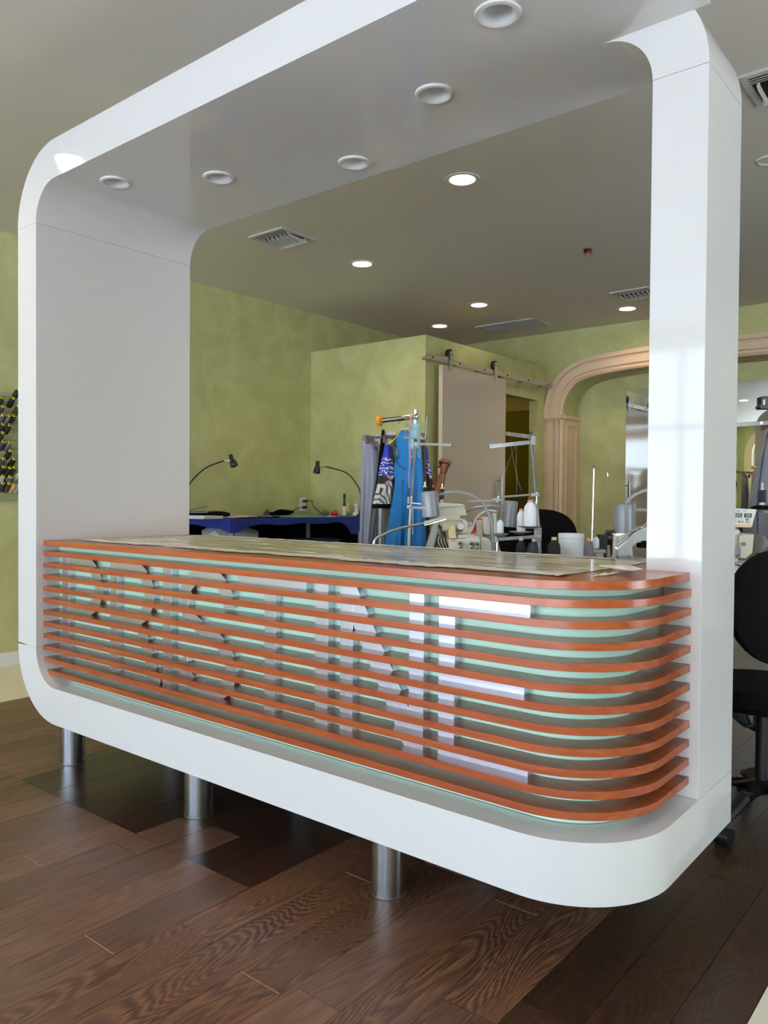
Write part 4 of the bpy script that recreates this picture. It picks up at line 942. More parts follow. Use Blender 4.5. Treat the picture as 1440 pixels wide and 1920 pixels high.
# fist: palm and five curled fingers
fwd = (hand - elbow).normalized(); hx = (RH - fwd * RH.dot(fwd)).normalized(); hy_ = fwd.cross(hx)
hv = [hand - fwd * .03, hand + fwd * .03, hand + fwd * .062]
fist = skin_mesh(hv, [(0, 1), (1, 2)], [(.027, .025), (.04, .03), (.038, .028)], 'palm', SKIN, per_, 2)
for k in range(4):
    o = hx * (-.028 + .0185 * k); L = [.022, .026, .024, .018][k]
    b0 = hand + fwd * .06 + o; mbp = [b0, b0 + fwd * L + hy_ * .008, b0 + fwd * L * .9 + hy_ * .034, b0 + fwd * (-.012) + hy_ * .044, b0 - fwd * .024 + hy_ * .03]
    skin_mesh(mbp, [(i, i + 1) for i in range(4)], [.0125, .0125, .0115, .0105, .0095], 'finger', SKIN, per_, 2)
skin_mesh([hand + hx * -.028 + fwd * .02, hand + hx * -.052 + fwd * .045 + hy_ * .014, hand + hx * -.04 + fwd * .066 + hy_ * .034, hand + hx * -.016 + fwd * .07 + hy_ * .05], [(0, 1), (1, 2), (2, 3)], [.014, .012, .0105, .009], 'thumb', SKIN, per_, 2)
#PART3
# ================================================================== sewing tables
TBT = .735
TBM = mat('sewing_table_top', (120, 116, 108), .4); TBL = mat('table_legs_grey', (64, 64, 66), .5)
def sewing_table(u0, u1, v0, v1, label):
    t = thing('sewing_table', label, 'table', ((u0 + u1) / 2, (v0 + v1) / 2, 0), 'industrial sewing tables')
    MB().box((u0, v0, TBT - .035), (u1, v1, TBT)).done('table_top', TBM, t, bev=.003)
    for u in (u0 + (.5 if u0 > 2.39 else .08), u1 - .13):
        lg = MB().box((u, v0 + .06, .03), (u + .05, v0 + .11, TBT - .035)).box((u, v1 - .12, .03), (u + .05, v1 - .07, TBT - .035)).box((u, v0 + .02, 0), (u + .05, v1 - .02, .03)).done('leg_frame', TBL, t, smooth=False)
    MB().box((u0 + .1, (v0 + v1) / 2 - .02, .2), (u1 - .1, (v0 + v1) / 2 + .02, .24)).done('stretcher', TBL, t)
    return t
sewing_table(.62, 1.72, .83, 1.86, 'grey industrial sewing table carrying the overlock machine behind the counter')
sewing_table(1.74, 2.38, 1.0, 1.8, 'grey industrial sewing table with thread cones behind the right half of the counter')
t3 = sewing_table(2.40, 3.5, 1.62, 2.2, 'grey industrial sewing table outside the right white column')
MB().box((2.55, 1.75, .10), (3.2, 2.1, .115)).done('treadle_plate', GREYM, t3)
for k in range(6):
    for j in range(3): MB().box((2.58 + k * .1, 1.78 + j * .1, .1152), (2.65 + k * .1, 1.80 + j * .1, .1165)).done('slot', DARK, t3, smooth=False)
sewing_table(.68, 1.14, 2.12, 2.6, 'grey sewing table farther back with the red spool and white machine')

def poly(mb, pts, d, th): return mb.prism(pts, lambda a, b, h: pd(a, b, d) + BH * h, 0, th)
def q_(ox, oy, s): return lambda *p: [(ox + a / s, oy + b / s) for a, b in p]
# ---- gooseneck work lamps (grey cylinder heads)
def work_lamp(top, bot, r_px, d, arm, rad, label, lit_=True, notch=False):
    a, b = pd(*top, d), pd(*bot, d); r = r_px * d / F_PX; ax = (b - a).normalized(); L = (b - a).length
    t = thing('work_lamp', label, 'lamp', (arm[-1] if arm else a), 'grey gooseneck work lamps')
    sh = MB().lathe([(r * .55, 0), (r * .94, .002), (r * .99, .01), (r, L * .5), (r * 1.04, L), (r * 1.0, L), (r * .96, L * .6), (r * .9, L * .3), (r * .2, L * .28)], a, ax, n=28).done('lamp_head', LAMPG, t)
    MB().lathe([(r * .9, L * .86), (r * .5, L * .88), (.001, L * .89)], a, ax, n=20, cap=False).done('bulb', LITS if lit_ else CUP, sh)
    if arm: arm = arm[:-1] + [Vector((arm[-1].x, arm[-1].y, TBT))]
    if arm: MB().tube(catmull(arm, 8), rad, 10).done('gooseneck', GREYM, t)
    return t
d = 3.45
work_lamp((804.5, 921), (808.5, 969), 16.5, d, [pd(817, 928, d + .03), pd(838, 924.5, d + .03), pd(862, 923, d + .05), pd(888, 930, d + .05), pd(908, 948, d + .05), pd(920, 975, d + .05), pd(924, 1005, d + .05), pd(926, 1075, d + .05)], .0065, 'grey work lamp with lit head beside the blue dress')
d = 3.75
work_lamp((958, 939), (954, 988), 13, d, [pd(948, 950, d), pd(915, 950, d), pd(882, 955, d), pd(850, 972, d), pd(828, 995, d), pd(816, 1020, d), pd(809, 1070, d)], .0075, 'grey work lamp without glow hanging before the yellow doorway', lit_=False)
d = 3.25
work_lamp((1170, 945), (1170, 1000), 20, d, [pd(1172, 946, d + .02), pd(1184, 932, d + .02), pd(1200, 923, d + .03), pd(1225, 918, d + .04), pd(1250, 930, d + .05), pd(1262, 1000, d + .05), pd(1264, 1060, d + .05)], .0075, 'large grey work lamp with lit head next to the right white column')
ICE = mat('led_wand', (255, 250, 225), .4, emit=.9)
def led(pts, tip0, tip1, d, label):
    pts = pts[:-1] + [Vector((pts[-1].x, pts[-1].y, TBT))]; t = thing('led_wand', label, 'lamp', pts[-1], 'thin flexible led lamps')
    MB().tube(catmull(pts, 8), .0055, 8).done('flexible_neck', CHROME, t)
    MB().cyl(tip0, tip1, .009, .008, n=12).done('wand_head', mat('wand_grey', (190, 190, 186), .3, .4), t)
    MB().cyl(tip0 - ZH * .004, tip1 - ZH * .004, .0065, n=8).done('led_strip', ICE, t); return t
led([pd(796, 981, 3.3), pd(775, 985, 3.3), pd(745, 992, 3.3), pd(718, 1003, 3.3), pd(700, 1022, 3.3), pd(692, 1080, 3.3)], pd(796, 981, 3.3), pd(836, 970, 3.3), 3.3, 'thin chrome led lamp curving up before the blue dress')
led([pd(1177, 1006, 3.0), pd(1188, 996, 3.0), pd(1204, 989, 3.0), pd(1225, 988, 3.02), pd(1235, 1060, 3.02)], pd(1177, 1006, 3.0), pd(1155, 1026, 3.0), 3.0, 'thin led lamp shining beside the right white column')

# ---- overlock machine
dm = 3.62; A = q_(780, 900, 9)
t = thing('overlock_machine', 'white overlock sewing machine with dials on its low front, behind the counter', 'sewing machine', pd(870, 1080, dm + .08))
mb = MB(); poly(mb, A((385, 430), (420, 400), (760, 402), (815, 425), (870, 600), (750, 603), (740, 690), (390, 690)), dm + .02, .12); mb.done('upper_cover', MACH2, t, bev=.004)
mb = MB(); poly(mb, A((390, 395), (560, 390), (800, 412), (830, 440), (390, 470)), dm + .0, .15); mb.done('top_lid', MACH, t, bev=.004)
MB().cyl(pd(828, 986, dm), pd(866, 986, dm + .02), .027, n=24).done('drum_housing', MACH2, t)
MB().cyl(pd(864, 987, dm - .015), pd(864, 987, dm - .045), .017, .015, n=20).done('thread_dial', WHITE_M, t)
mb = MB(); poly(mb, A((575, 760), (670, 760), (670, 900), (700, 980), (560, 990), (545, 900)), dm - .03, .06); mb.done('looper_guard', mat('guard_cream', (226, 200, 160), .4), t, bev=.003)
mb = MB(); poly(mb, A((560, 1000), (1070, 978), (1085, 1000), (1085, 1150), (1085, 1730), (600, 1730), (556, 1090)), dm - .05, .12); mb.done('front_panel', MACH, t, bev=.005)
mb = MB(); poly(mb, A((1088, 985), (1220, 985), (1280, 1060), (1290, 1730), (1088, 1730)), dm - .04, .12); mb.done('side_cover', MACH2, t, bev=.005)
mb = MB(); poly(mb, A((700, 930), (880, 905), (1100, 940), (1090, 985), (700, 985)), dm - .02, .08); mb.done('needle_plate', BRUSH, t, bev=.002)
mb = MB(); poly(mb, A((330, 640), (420, 640), (300, 1150), (300, 1700), (150, 1700), (170, 1150)), dm + .04, .07); mb.done('machine_arm', mat('arm_grey', (176, 178, 172), .4), t, bev=.004)
mb = MB(); poly(mb, A((400, 870), (560, 870), (560, 1700), (330, 1700), (380, 960)), dm + .02, .07); mb.done('left_body', MACH, t, bev=.004)
for x, y in ((735, 1065), (925, 1070), (1020, 1075)):
    c = pd(780 + x / 9, 900 + y / 9, dm - .052); k_ = MB().cyl(c, c - BH * .03, .011, .010, n=18).done('tension_dial', mat('dial_grey', (170, 166, 158), .4), t); MB().cyl(c - BH * .03, c - BH * .036, .005, n=10).done('dial_cap', BLACK, k_)
    c2 = pd(780 + x / 9, 900 + (y + 70) / 9, dm - .06); MB().ob(c2, (.008, .01, .014), bev=.002).done('latch', CHROME, t)
for k in range(4): MB().tube(catmull([pd(822 + k, 985, dm), pd(826 + 3 * k, 1000 + k, dm - .01), pd(818 + 6 * k, 1015, dm - .01), pd(834 + 4 * k, 1040, dm)], 5), .0035, 6).done('cable', BLACK, t)
text_mesh('JUKI', .016, pd(844.5, 1015, dm - .0515), RH, ZH, 'maker_lettering', mat('red_print', (190, 70, 70), .5), t)
# cones on pins on top of it
for (x, y0, y1, ly, lab) in ((829, 968, 926, 916, 'tiny black bobbin with yellow rings standing on the overlock machine'), (796.5, 925, 921, 907, 'small yellow capped bobbin just above the lit grey lamp')):
    c = pd(x, y1 + 12 if x > 810 else 935, dm + .05); bt = thing('thread_bobbin', lab, 'bobbin', c, 'bobbins on the overlock machine')
    h = .055
    MB().lathe([(.016, -.02), (.010, 0), (.004, .005)], c - ZH * .012, n=14).done('spool_seat', WHITE_M, bt)
    MB().lathe([(.0085, 0), (.0085, h)], c, n=14).done('thread', mat('navy_thread', (22, 24, 46), .8), bt)
    for z in (0, h): MB().lathe([(.009, 0), (.0095, .004), (.006, .007)], c + ZH * (z - .002), n=14).done('cap', YEL, bt)
    MB().cyl(c + ZH * h, c + ZH * (h + .022), .0025, n=8).done('pin', CHROME, bt)

# ---- second machine with red spool
d2 = 4.6
t = thing('sewing_machine', 'pale sewing machine head with blue lettering farther back beside the red spool', 'sewing machine', pd(915, 1050, d2))
B_ = q_(840, 900, 8)
mb = MB(); poly(mb, B_((180, 585), (270, 600), (285, 640), (370, 640), (370, 790), (285, 790), (180, 770)), d2, .14); mb.done('machine_body', MACH, t, bev=.005)
mb = MB(); poly(mb, B_((435, 610), (525, 605), (525, 800), (525, 1250), (435, 1250)), d2 - .05, .12); mb.done('motor_box', mat('box_cream', (214, 208, 186), .45), t, bev=.004)
mb = MB(); poly(mb, B_((540, 560), (640, 560), (640, 830), (545, 820), (530, 700)), d2 - .08, .14); mb.done('needle_head', MACH, t, bev=.006)
mb = MB(); poly(mb, B_((692, 500), (735, 500), (735, 850), (780, 860), (780, 940), (700, 940), (692, 850)), d2 - .08, .1); mb.done('face_plate', mat('lit_face_plate', (236, 238, 216), .4), t, bev=.004)
mb = MB(); poly(mb, B_((190, 780), (640, 830), (640, 860), (190, 860)), d2 - .02, .14); mb.done('machine_bed', MACH2, t, bev=.003)
MB().cyl(pd(883, 991.5, d2 - .01), pd(883, 991.5, d2 - .03), .015, n=18).done('stitch_dial', MACH2, t)
MB().tube(catmull([pd(874, 1003, d2), pd(882, 998, d2 - .06), pd(888, 985, d2 - .06), pd(893, 972, d2 - .06), pd(905, 961, d2 - .06), pd(920, 957, d2 - .06), pd(935, 960, d2 - .06)], 6), .0055, 8).done('air_hose', MACH, t)
for k in range(3): MB().cyl(pd(932 + 2.5 * k, 958, d2 - .1), pd(932 + 2.5 * k, 975, d2 - .1), .0035, n=8).done('pin', CHROME, t)
MB().cyl(pd(931, 1017, d2 - .06), pd(930, 1040, d2 - .06), .008, n=10).done('presser_rod', CHROME, t)
text_mesh('JUKI', .036, pd(877, 987, d2 - .0012), RH, ZH, 'maker_lettering', mat('blue_print', (40, 80, 180), .5), t)
c = pd(892, 988, d2 + .02); rs = thing('red_spool', 'bright red flanged spool beside the pale sewing machine', 'spool', c)
MB().lathe([(.034, 0), (.037, .008), (.03, .018), (.018, .03), (.018, .065), (.03, .078), (.034, .088)], c - ZH * .052 + RH * -.0, RH * .25 + ZH * .97, n=20).done('spool_body', RED, rs)
MB().ob(c + RH * .03 + ZH * .04, (.06, .03, .012), bev=.003).done('red_cloth_tail', RED, rs)

# ---- thread stands
STB = mat('stand_grey_beige', (176, 170, 158), .4, .2); STM = mat('stand_silver', (156, 156, 156), .38, .5)
ds = 3.5
t = thing('thread_stand', 'slim beige thread stand with silver arms in front of the blue dress', 'thread stand', pd(764, 1075, ds))
MB().tube([pd(779, 829, ds), pd(772, 930, ds), pd(767, 1000, ds), Vector((pd(764, 1075, ds).x, pd(764, 1075, ds).y, TBT))], .0072, 10).done('post', STB, t)
MB().ob(pd(779, 827, ds), (.014, .014, .02)).done('post_cap', BLACK, t)
def arm(t, a, b, w, h, name='arm', m_=STM): ax = (b - a).normalized(); return MB().ob((a + b) / 2, ((b - a).length, w, h), (ax, ZH.cross(ax).normalized(), ax.cross(ZH.cross(ax)).normalized() * -1), bev=.001).done(name, m_, t)
arm(t, pd(757, 820.5, ds + .02), pd(798.5, 822.5, ds - .02), .012, .0075, 'arm', BLACK if False else mat('arm_bronze', (96, 86, 72), .4))
arm(t, pd(777, 832, ds), pd(848, 834.5, ds - .15), .012, .011)
MB().ob(pd(781, 832.5, ds - .01), (.02, .016, .018), bev=.002).done('clamp', STM, t)
MB().cyl(pd(797, 822, ds), pd(801, 782, ds), .0022, n=6).done('wire_guide', STM, t)
MB().ob(pd(768, 950, ds - .01), (.022, .016, .014), bev=.002).done('clamp', STM, t)
arm(t, pd(764, 942, ds), pd(790, 945, ds - .03), .006, .005); arm(t, pd(768, 951.5, ds - .01), pd(800, 952.5, ds - .08), .01, .012)
MB().ob(pd(765.5, 938, ds - .01), (.007, .01, .03)).done('bracket', STB, t)
MB().cyl(pd(774, 940, ds), pd(774, 1002, ds), .0018, n=6).done('lift_wire', STM, t)
pl = MB(); poly(pl, [(757, 820), (758, 779), (790, 777), (797, 822)], ds + .03, .002)
pl.done('clear_shield', mat('clear_plastic', (250, 250, 250), .05, trans=1, alpha=.18), t, smooth=False)
d4 = 3.3
t = thing('thread_stand', 'tall silver thread stand with two top arms, centre guide and lower cone tray', 'thread stand', pd(1022, 1080, d4))
MB().tube([pd(995.5, 815, d4), pd(1005, 940, d4), pd(1011, 1020, d4), Vector((pd(1014, 1080, d4).x, pd(1014, 1080, d4).y, TBT))], .0085, 12).done('post', STM, t)
MB().cyl(pd(995.5, 818, d4), pd(995.3, 809, d4), .0075, n=12).done('post_cap', BLACK, t)
arm(t, pd(947, 812.5, d4 + .14), pd(1001, 820, d4), .012, .016, m_=mat('arm_pewter', (140, 132, 120), .35, .5)); arm(t, pd(917, 837, d4 - .12), pd(1001, 828.5, d4), .012, .016)
MB().ob(pd(999, 826, d4 - .005), (.02, .024, .036), bev=.002).done('clamp', STM, t)
for (x, y, dd) in ((955.5, 814.5, d4 + .11), (983, 816.5, d4 + .05), (924, 836.5, d4 - .11), (967.5, 832, d4 - .05), (990, 830, d4 - .02)): MB().cyl(pd(x, y, dd - .008), pd(x, y, dd - .014), .003, n=8).done('eyelet', CHROME, t)
MB().cyl(pd(936, 932, d4 - .02), pd(1004, 927, d4), .0045, n=10).done('guide_rod', STM, t)
MB().cyl(pd(877, 940.5, d4 - .1), pd(928, 938.5, d4 - .04), .003, .0045, n=8).done('guide_rod', STB, t)
MB().ob(pd(931, 937, d4 - .03), (.034, .014, .012), bev=.002).done('clamp', STM, t); MB().cyl(pd(932, 941, d4 - .03), pd(934.5, 930, d4 - .03), .004).done('thumb_screw', CHROME, t)
MB().ob(pd(1003, 927.5, d4 - .01), (.034, .018, .014), bev=.002).done('clamp', STM, t); MB().cyl(pd(1006, 923, d4 - .01), pd(1006, 985, d4 - .01), .0035, n=8).done('lift_rod', CHROME, t)
for (x0, y0, x1, y1, dd, rr) in ((972, 988.5, 1026, 989, d4 - .07, .045),): MB().lathe([(.012, -.008), (.044, 0), (.05, .003), (.046, .004), (.01, .002)], pd(993, 988, d4 - .06), n=26).done('cone_tray', STM, t)
MB().lathe([(.012, -.008), (.044, 0), (.05, .003), (.046, .004), (.01, .002)], pd(976, 998, d4 + .06), n=26).done('cone_tray', STM, t)
MB().lathe([(.012, -.012), (.034, 0), (.036, .003), (.03, .004), (.01, .002)], pd(938, 1002, d4 - .02), n=26).done('cone_tray', STM, t)
arm(t, pd(934, 1011, d4 - .05), pd(1012, 1006, d4), .02, .013); MB().ob(pd(1008, 1003, d4), (.03, .02, .06), bev=.002).done('bracket', STM, t)
def cone(c, r, h, m_, label, grp, tipm=COPPER, lean=None):
    t = thing('thread_cone', label, 'thread cone', c, grp); dv = (lean or ZH)
    MB().lathe([(r * .93, 0), (r, .006), (r * .98, h * .62), (r * .9, h * .74), (r * .5, h * .88), (r * .44, h * .9)], c, dv, n=24).done('thread', m_, t)
    MB().lathe([(r * .42, h * .88), (r * .42, h * .985), (r * .38, h), (r * .3, h), (r * .28, h * .9)], c, dv, n=16).done('cone_tip', tipm, t); return t
up = (pd(1005, 940, d4) - pd(1009, 990, d4)).normalized()
cone(pd(994, 986.5, d4 - .06), .0265, .108, CONEW, 'largest white thread cone on the upper tray of the tall silver stand', 'white cones on the silver stand')
cone(pd(977, 997, d4 + .06), .019, .098, CONEW, 'narrow white thread cone on the tray behind the largest white cone', 'white cones on the silver stand')
cone(pd(938, 999, d4 - .02), .0145, .058, CONEW, 'small white thread cone on the lower tray beside the grey lamp head', 'white cones on the silver stand', GREYM)
def thr(pts, label):
    t = single(MB().tube(pts, .0004, 4).done('hanging_thread', mat('thread_grey', (190, 186, 178), .8)), label, 'thread', 'loose threads between the stands')
thr([pd(955, 815, d4 + .1), pd(960, 850, d4 + .1), pd(972, 905, d4), pd(978, 920, d4)], 'white thread falling from the rear top arm of the silver stand')
thr([pd(967, 833, d4 - .05), pd(952, 870, d4 - .04), pd(936, 918, d4 - .03), pd(932, 930, d4 - .03)], 'white thread slanting from the front top arm to the thumb screw')
thr([pd(968, 833, d4 - .05), pd(968, 880, d4), pd(969, 925, d4)], 'white thread dropping straight from the front top arm')
thr([pd(925, 838, d4 - .1), pd(928, 900, d4 - .08), pd(930, 932, d4 - .04)], 'white thread at the free end of the front top arm')
thr([pd(839, 836, ds - .13), pd(858, 880, ds - .05), pd(880, 925, 3.6)], 'white thread slanting from the beige stand arm towards the overlock machine')
thr([pd(838, 836, ds - .13), pd(835, 868, ds), pd(829, 905, 3.6)], 'white thread dropping from the beige stand arm to the black bobbin')

# ---- cones and bucket along the counter rear
dk = 3.02
for (x, yb, r, h, m_, tm_, lab) in ((977, 1060, .0195, .112, CONEK, mat('tip_beige', (190, 176, 150), .5), 'black thread cone under the silver tray'), (995, 1062, .0185, .095, CONEB, CONEB, 'dark brown thread cone between the two black cones'),
                               (1001, 1060, .0185, .105, CONED, COPPER, 'charcoal thread cone with copper tip beside the stand post'), (1039, 1060, .0245, .112, CONEK, mat('tip_gold', (206, 170, 110), .5), 'large black thread cone with gold tip next to the white tub'),
                               (1103.5, 1062, .0185, .108, CONEG, COPPER, 'mauve grey thread cone standing on the far side of the white tub')):
    top_y = {977: 1008, 995: 1018, 1001: 1010, 1039: 1007, 1103.5: 1009}[x]; dd = dk + (.06 if x in (977, 995) else 0)
    tz = pd(x, top_y, dd); b_ = Vector((tz.x, tz.y, tz.z - h)); cone(b_, r, h, m_, lab, 'cones behind the counter edge', tm_)
    single(MB().box((b_.x - .03, b_.y - .03, TBT + .0), (b_.x + .03, b_.y + .03, b_.z - .001)).done('spool_box', mat('box_card', (150, 120, 90), .8)), 'cardboard riser under the ' + lab.split(' with')[0].split(' standing')[0].split(' under')[0].split(' between')[0].split(' beside')[0], 'box') if b_.z > TBT + .02 and x != 995 else None
tz = pd(1071, 1000, dk + .12); r = .0495
t = thing('white_tub', 'plain white lidded tub among the dark thread cones', 'tub', (tz.x, tz.y, TBT))
MB().lathe([(r * .97, 0), (r, .004), (r, tz.z - TBT - .02)], (tz.x, tz.y, TBT), n=36).done('tub_body', mat('tub_white', (232, 228, 228), .45), t)
MB().lathe([(r * 1.0, -.02), (r * 1.03, -.018), (r * 1.03, -.003), (r * .99, 0), (.001, 0)], (tz.x, tz.y, tz.z), n=36, cap=False).done('lid', WHITE_M, t)
cp_ = pd(1117, 1030, dk + .14)
cone(pd(1117, 1028, dk + .14), .0135, .05, CONEW, 'small white thread cone behind the mauve grey one near the chrome rod', 'cones behind the counter edge', GREYM)
MB_ = MB().ob(pd(1119, 1033, dk + .14), (.06, .04, .012)).ob(pd(1122, 1058, dk + .14), (.03, .03, .09)).done('cone_bracket', STB); single(MB_, 'small beige bracket holding the small white cone', 'bracket')
single(MB().ob(pd(1128, 1062, dk + .2), (.035, .04, .26), bev=.004).done('black_case', BLACK), 'small black case behind the chrome rod', 'case')
t = thing('guide_rod', 'slender chrome thread guide rod rising before the arched niche', 'rod', pd(1108, 1080, dk + .1))
MB().cyl(pd(1113.5, 878, dk + .1), pd(1108, 1080, dk + .1), .0028, n=10).done('rod', CHROME, t)
MB().lathe([(.001, 0), (.005, .003), (.004, .008), (.006, .011), (.001, .014)], pd(1113.5, 879, dk + .1), n=12).done('finial', CHROME, t)
MB().tube([pd(1114, 876, dk + .1), pd(1137, 890, dk + .05)], .0008, 4).done('wire_arm', STM, t)
MB().tube(catmull([pd(1135, 896, dk + .05), pd(1138, 886, dk + .05), pd(1139.5, 892, dk + .05), pd(1138, 895, dk + .05)], 5), .0014, 6).done('loop', CHROME, t)

# ---- office chairs
def office_chair(bc, w, h, seat_c, seat_r, label, turn=0, grp='black office chairs'):
    t = thing('office_chair', label, 'chair', (seat_c.x, seat_c.y, 0), grp)
    mb = MB(); n = 40; R = []
    for k, (th, sc) in enumerate(((-.035, .9), (-.028, .98), (0, 1.0), (.03, .97), (.04, .88))):
        R.append([mb.b.verts.new(bc + RH * (math.copysign(abs(math.cos(a)) ** .85, math.cos(a)) * w / 2 * sc) + ZH * (math.copysign(abs(math.sin(a)) ** .85, math.sin(a)) * h / 2 * sc) + BH * (th + .03 * abs(math.cos(a)) ** 2)) for a in (2 * math.pi * j / n for j in range(n))])
    mb.loft(R).done('backrest', BLACKF, t)
    s = seat_c
    MB().lathe([(seat_r * .9, -.045), (seat_r, -.02), (seat_r, .01), (seat_r * .93, .03), (seat_r * .5, .036)], s, n=32).done('seat', BLACKF, t)
    MB().tube(catmull([bc + BH * .05 - ZH * h * .2, bc + BH * .06 - ZH * h * .5, Vector((s.x, s.y, s.z - .03)) - BH * .16, Vector((s.x, s.y, s.z - .05))], 5), .02, 8).done('back_bracket', BLACK, t)
    MB().cyl((s.x, s.y, .1), (s.x, s.y, s.z - .04), .025, n=14).done('gas_column', BLACK, t)
    for k in range(5):
        a = turn + k * 2 * math.pi / 5; dv = Vector((math.cos(a), math.sin(a), 0)); c = Vector((s.x, s.y, 0)) + dv * .29
        lg = MB().tube([Vector((s.x, s.y, .13)) + dv * .02, Vector((s.x, s.y, .12)) + dv * .15, c + ZH * .075], [.028, .024, .016], 8).done('leg', BLACK, t)
        MB().cyl(c + ZH * .03 + dv.cross(ZH) * -.025, c + ZH * .03 + dv.cross(ZH) * .025, .029, n=16).done('caster', BLACK, lg)
    return t
bcR = pd(1487, 1139, 2.62)
cs = P(1347, 1572, 2, .03); sc = Vector((bcR.x, bcR.y, .47)) + BH * .19
turn = math.atan2(cs.y - sc.y, cs.x - sc.x)
office_chair(bcR, .40, .40, sc, .23, 'black office chair with round backrest outside the right white column', turn)
MB_ = None
bcL = pd(1010, 1010, 4.0)
office_chair(bcL, .40, .30, Vector((bcL.x, bcL.y, .5)) + BH * .17, .22, 'black office chair whose rounded backrest rises behind the thread cones', .4)

# ---- machine beside the right column
de = 3.2; G = q_(940, 780, 4.8)
t = thing('straight_stitch_machine', 'pale industrial sewing machine with dark handwheel beneath the large grey lamp', 'sewing machine', pd(1180, 1080, de))
mb = MB(); poly(mb, G((1045, 1085), (1080, 1070), (1300, 1000), (1480, 1000), (1480, 1140), (1230, 1140), (1180, 1180), (1190, 1290), (1400, 1300), (1400, 1620), (1040, 1620)), de, .12); mb.done('machine_body', mat('machine_grey', (196, 196, 192), .35), t, bev=.006)
mb = MB(); poly(mb, G((1005, 1065), (1045, 1065), (1045, 1290), (985, 1290), (1005, 1240)), de + .01, .09); mb.done('wheel_housing', MACH, t, bev=.004)
MB().cyl(pd(1149, 1008, de + .03), pd(1136.5, 1008, de + .04), .031, n=26).done('handwheel', BLACK, t); MB().cyl(pd(1137, 1008, de + .04), pd(1134, 1008, de + .04), .024, n=22).done('wheel_rim', GREYM, t)
MB().tube([pd(1146, 1020, de + .03), pd(1145, 1060, de + .03)], .006).done('belt', BLACK, t)
MB().ob(pd(1205, 1020, de + .03), (.03, .06, .03)).done('recess', DARK, t); MB().cyl(pd(1179, 1043, de - .002), pd(1179, 1043, de - .01), .005, n=12).done('knob', BLACK, t)
MB().ob(pd(1199, 956, de + .12), (.075, .02, .012)).done('stand_arm', STM, t); MB().ob(pd(1172, 1045, de - .01), (.06, .03, .012)).done('foot_plate', STM, t)

# ---- right hand group outside the column
dR = 3.15; H_ = q_(1370, 900, 8.73)
t = thing('control_panel', 'white sewing machine control panel with displays and round buttons', 'control panel', pd(1395, 990, dR))
mb = MB(); poly(mb, H_((-60, 455), (415, 482), (425, 500), (350, 770), (330, 778), (-60, 770)), dR, .045); mb.done('housing', mat('panel_white', (232, 228, 216), .4), t, bev=.003)
mb = MB(); poly(mb, H_((0, 715), (362, 728), (348, 768), (330, 774), (0, 768)), dR - .0012, .002); mb.done('peach_strip', mat('peach_strip', (226, 190, 150), .5), t, smooth=False)
for pts in (((40, 538), (192, 545), (185, 612), (40, 608)), ((232, 545), (350, 550), (338, 618), (224, 612))):
    mb = MB(); poly(mb, H_(*pts), dR - .003, .004); fr_ = mb.done('display', BLACK, t, smooth=False)
    (a0_, b0_), (a1_, b1_) = H_((pts[0][0] + 14, pts[0][1] + 12))[0], H_((pts[2][0] - 14, pts[2][1] - 12))[0]
    mb = MB(); poly(mb, [(a0_, b0_), (a1_, b0_), (a1_, b1_), (a0_, b1_)], dR - .0045, .001); mb.done('screen', mat('lcd_grey', (130, 132, 116), .3), fr_, smooth=False)
bcol = {'w': mat('button_white', (214, 214, 206), .4), 'b': mat('button_blue', (40, 90, 180), .4), 'y': mat('button_amber', (200, 150, 70), .4), 's': mat('button_steel', (120, 140, 160), .4)}
for (x, y, k) in ((88, 640, 'w'), (143, 640, 'w'), (192, 643, 'w'), (262, 647, 'b'), (314, 650, 'w'), (92, 680, 'w'), (143, 683, 's'), (195, 686, 'y'), (267, 690, 'y'), (318, 692, 'w')):
    c = pd(1370 + x / 8.73, 900 + y / 8.73, dR); bt = MB().cyl(c + BH * .002, c - BH * .003, .0043, n=16).done('button', bcol[k], t)
text_mesh('JUKI', .0068, pd(1370 + 96 / 8.73, 900 + 514 / 8.73, dR - .0012), RH, ZH, 'maker_lettering', mat('blue_print_panel', (30, 70, 190), .5), t)
text_mesh('CP-180', .0046, pd(1370 + 208 / 8.73, 900 + 514 / 8.73, dR - .0012), RH, ZH, 'model_lettering', mat('grey_print', (110, 110, 110), .5), t)
t = thing('lockstitch_machine', 'white and champagne sewing machine head beneath the control panel', 'sewing machine', pd(1400, 1080, dR + .05))
mb = MB(); poly(mb, H_((-120, 800), (140, 800), (170, 850), (135, 1290), (140, 1900), (-120, 1900)), dR + .02, .1); mb.done('machine_body', MACH, t, bev=.006)
mb = MB(); poly(mb, H_((150, 905), (185, 868), (400, 880), (370, 1210), (330, 1235), (250, 1305), (135, 1290)), dR, .12); mb.done('motor_housing', mat('champagne_metal', (190, 180, 158), .35, .5), t, bev=.006)
mb = MB(); poly(mb, H_((160, 1030), (180, 1018), (240, 1022), (258, 1050), (240, 1080), (180, 1078)), dR - .002, .004); mb.done('slot', mat('slot_grey', (110, 108, 104), .4), t, smooth=False)
MB().cyl(pd(1417.5, 1019, dR + .05), pd(1424, 1020, dR + .06), .039, n=30).done('handwheel', mat('wheel_silver', (176, 176, 178), .25, .6), t); MB().cyl(pd(1424, 1020, dR + .06), pd(1428, 1020.5, dR + .065), .034, .026, n=28).done('wheel_face', mat('wheel_grey', (130, 130, 132), .35, .3), t)
MB().cyl(pd(1379, 1034, dR + .02), pd(1379, 1034, dR - .01), .016, n=20).done('stitch_dial', GREYM, t)
mb = MB(); poly(mb, H_((0, 1350), (170, 1345), (215, 1385), (190, 1420), (150, 1385), (0, 1380)), dR + .0, .05); mb.done('bobbin_winder', STM, t, bev=.002)
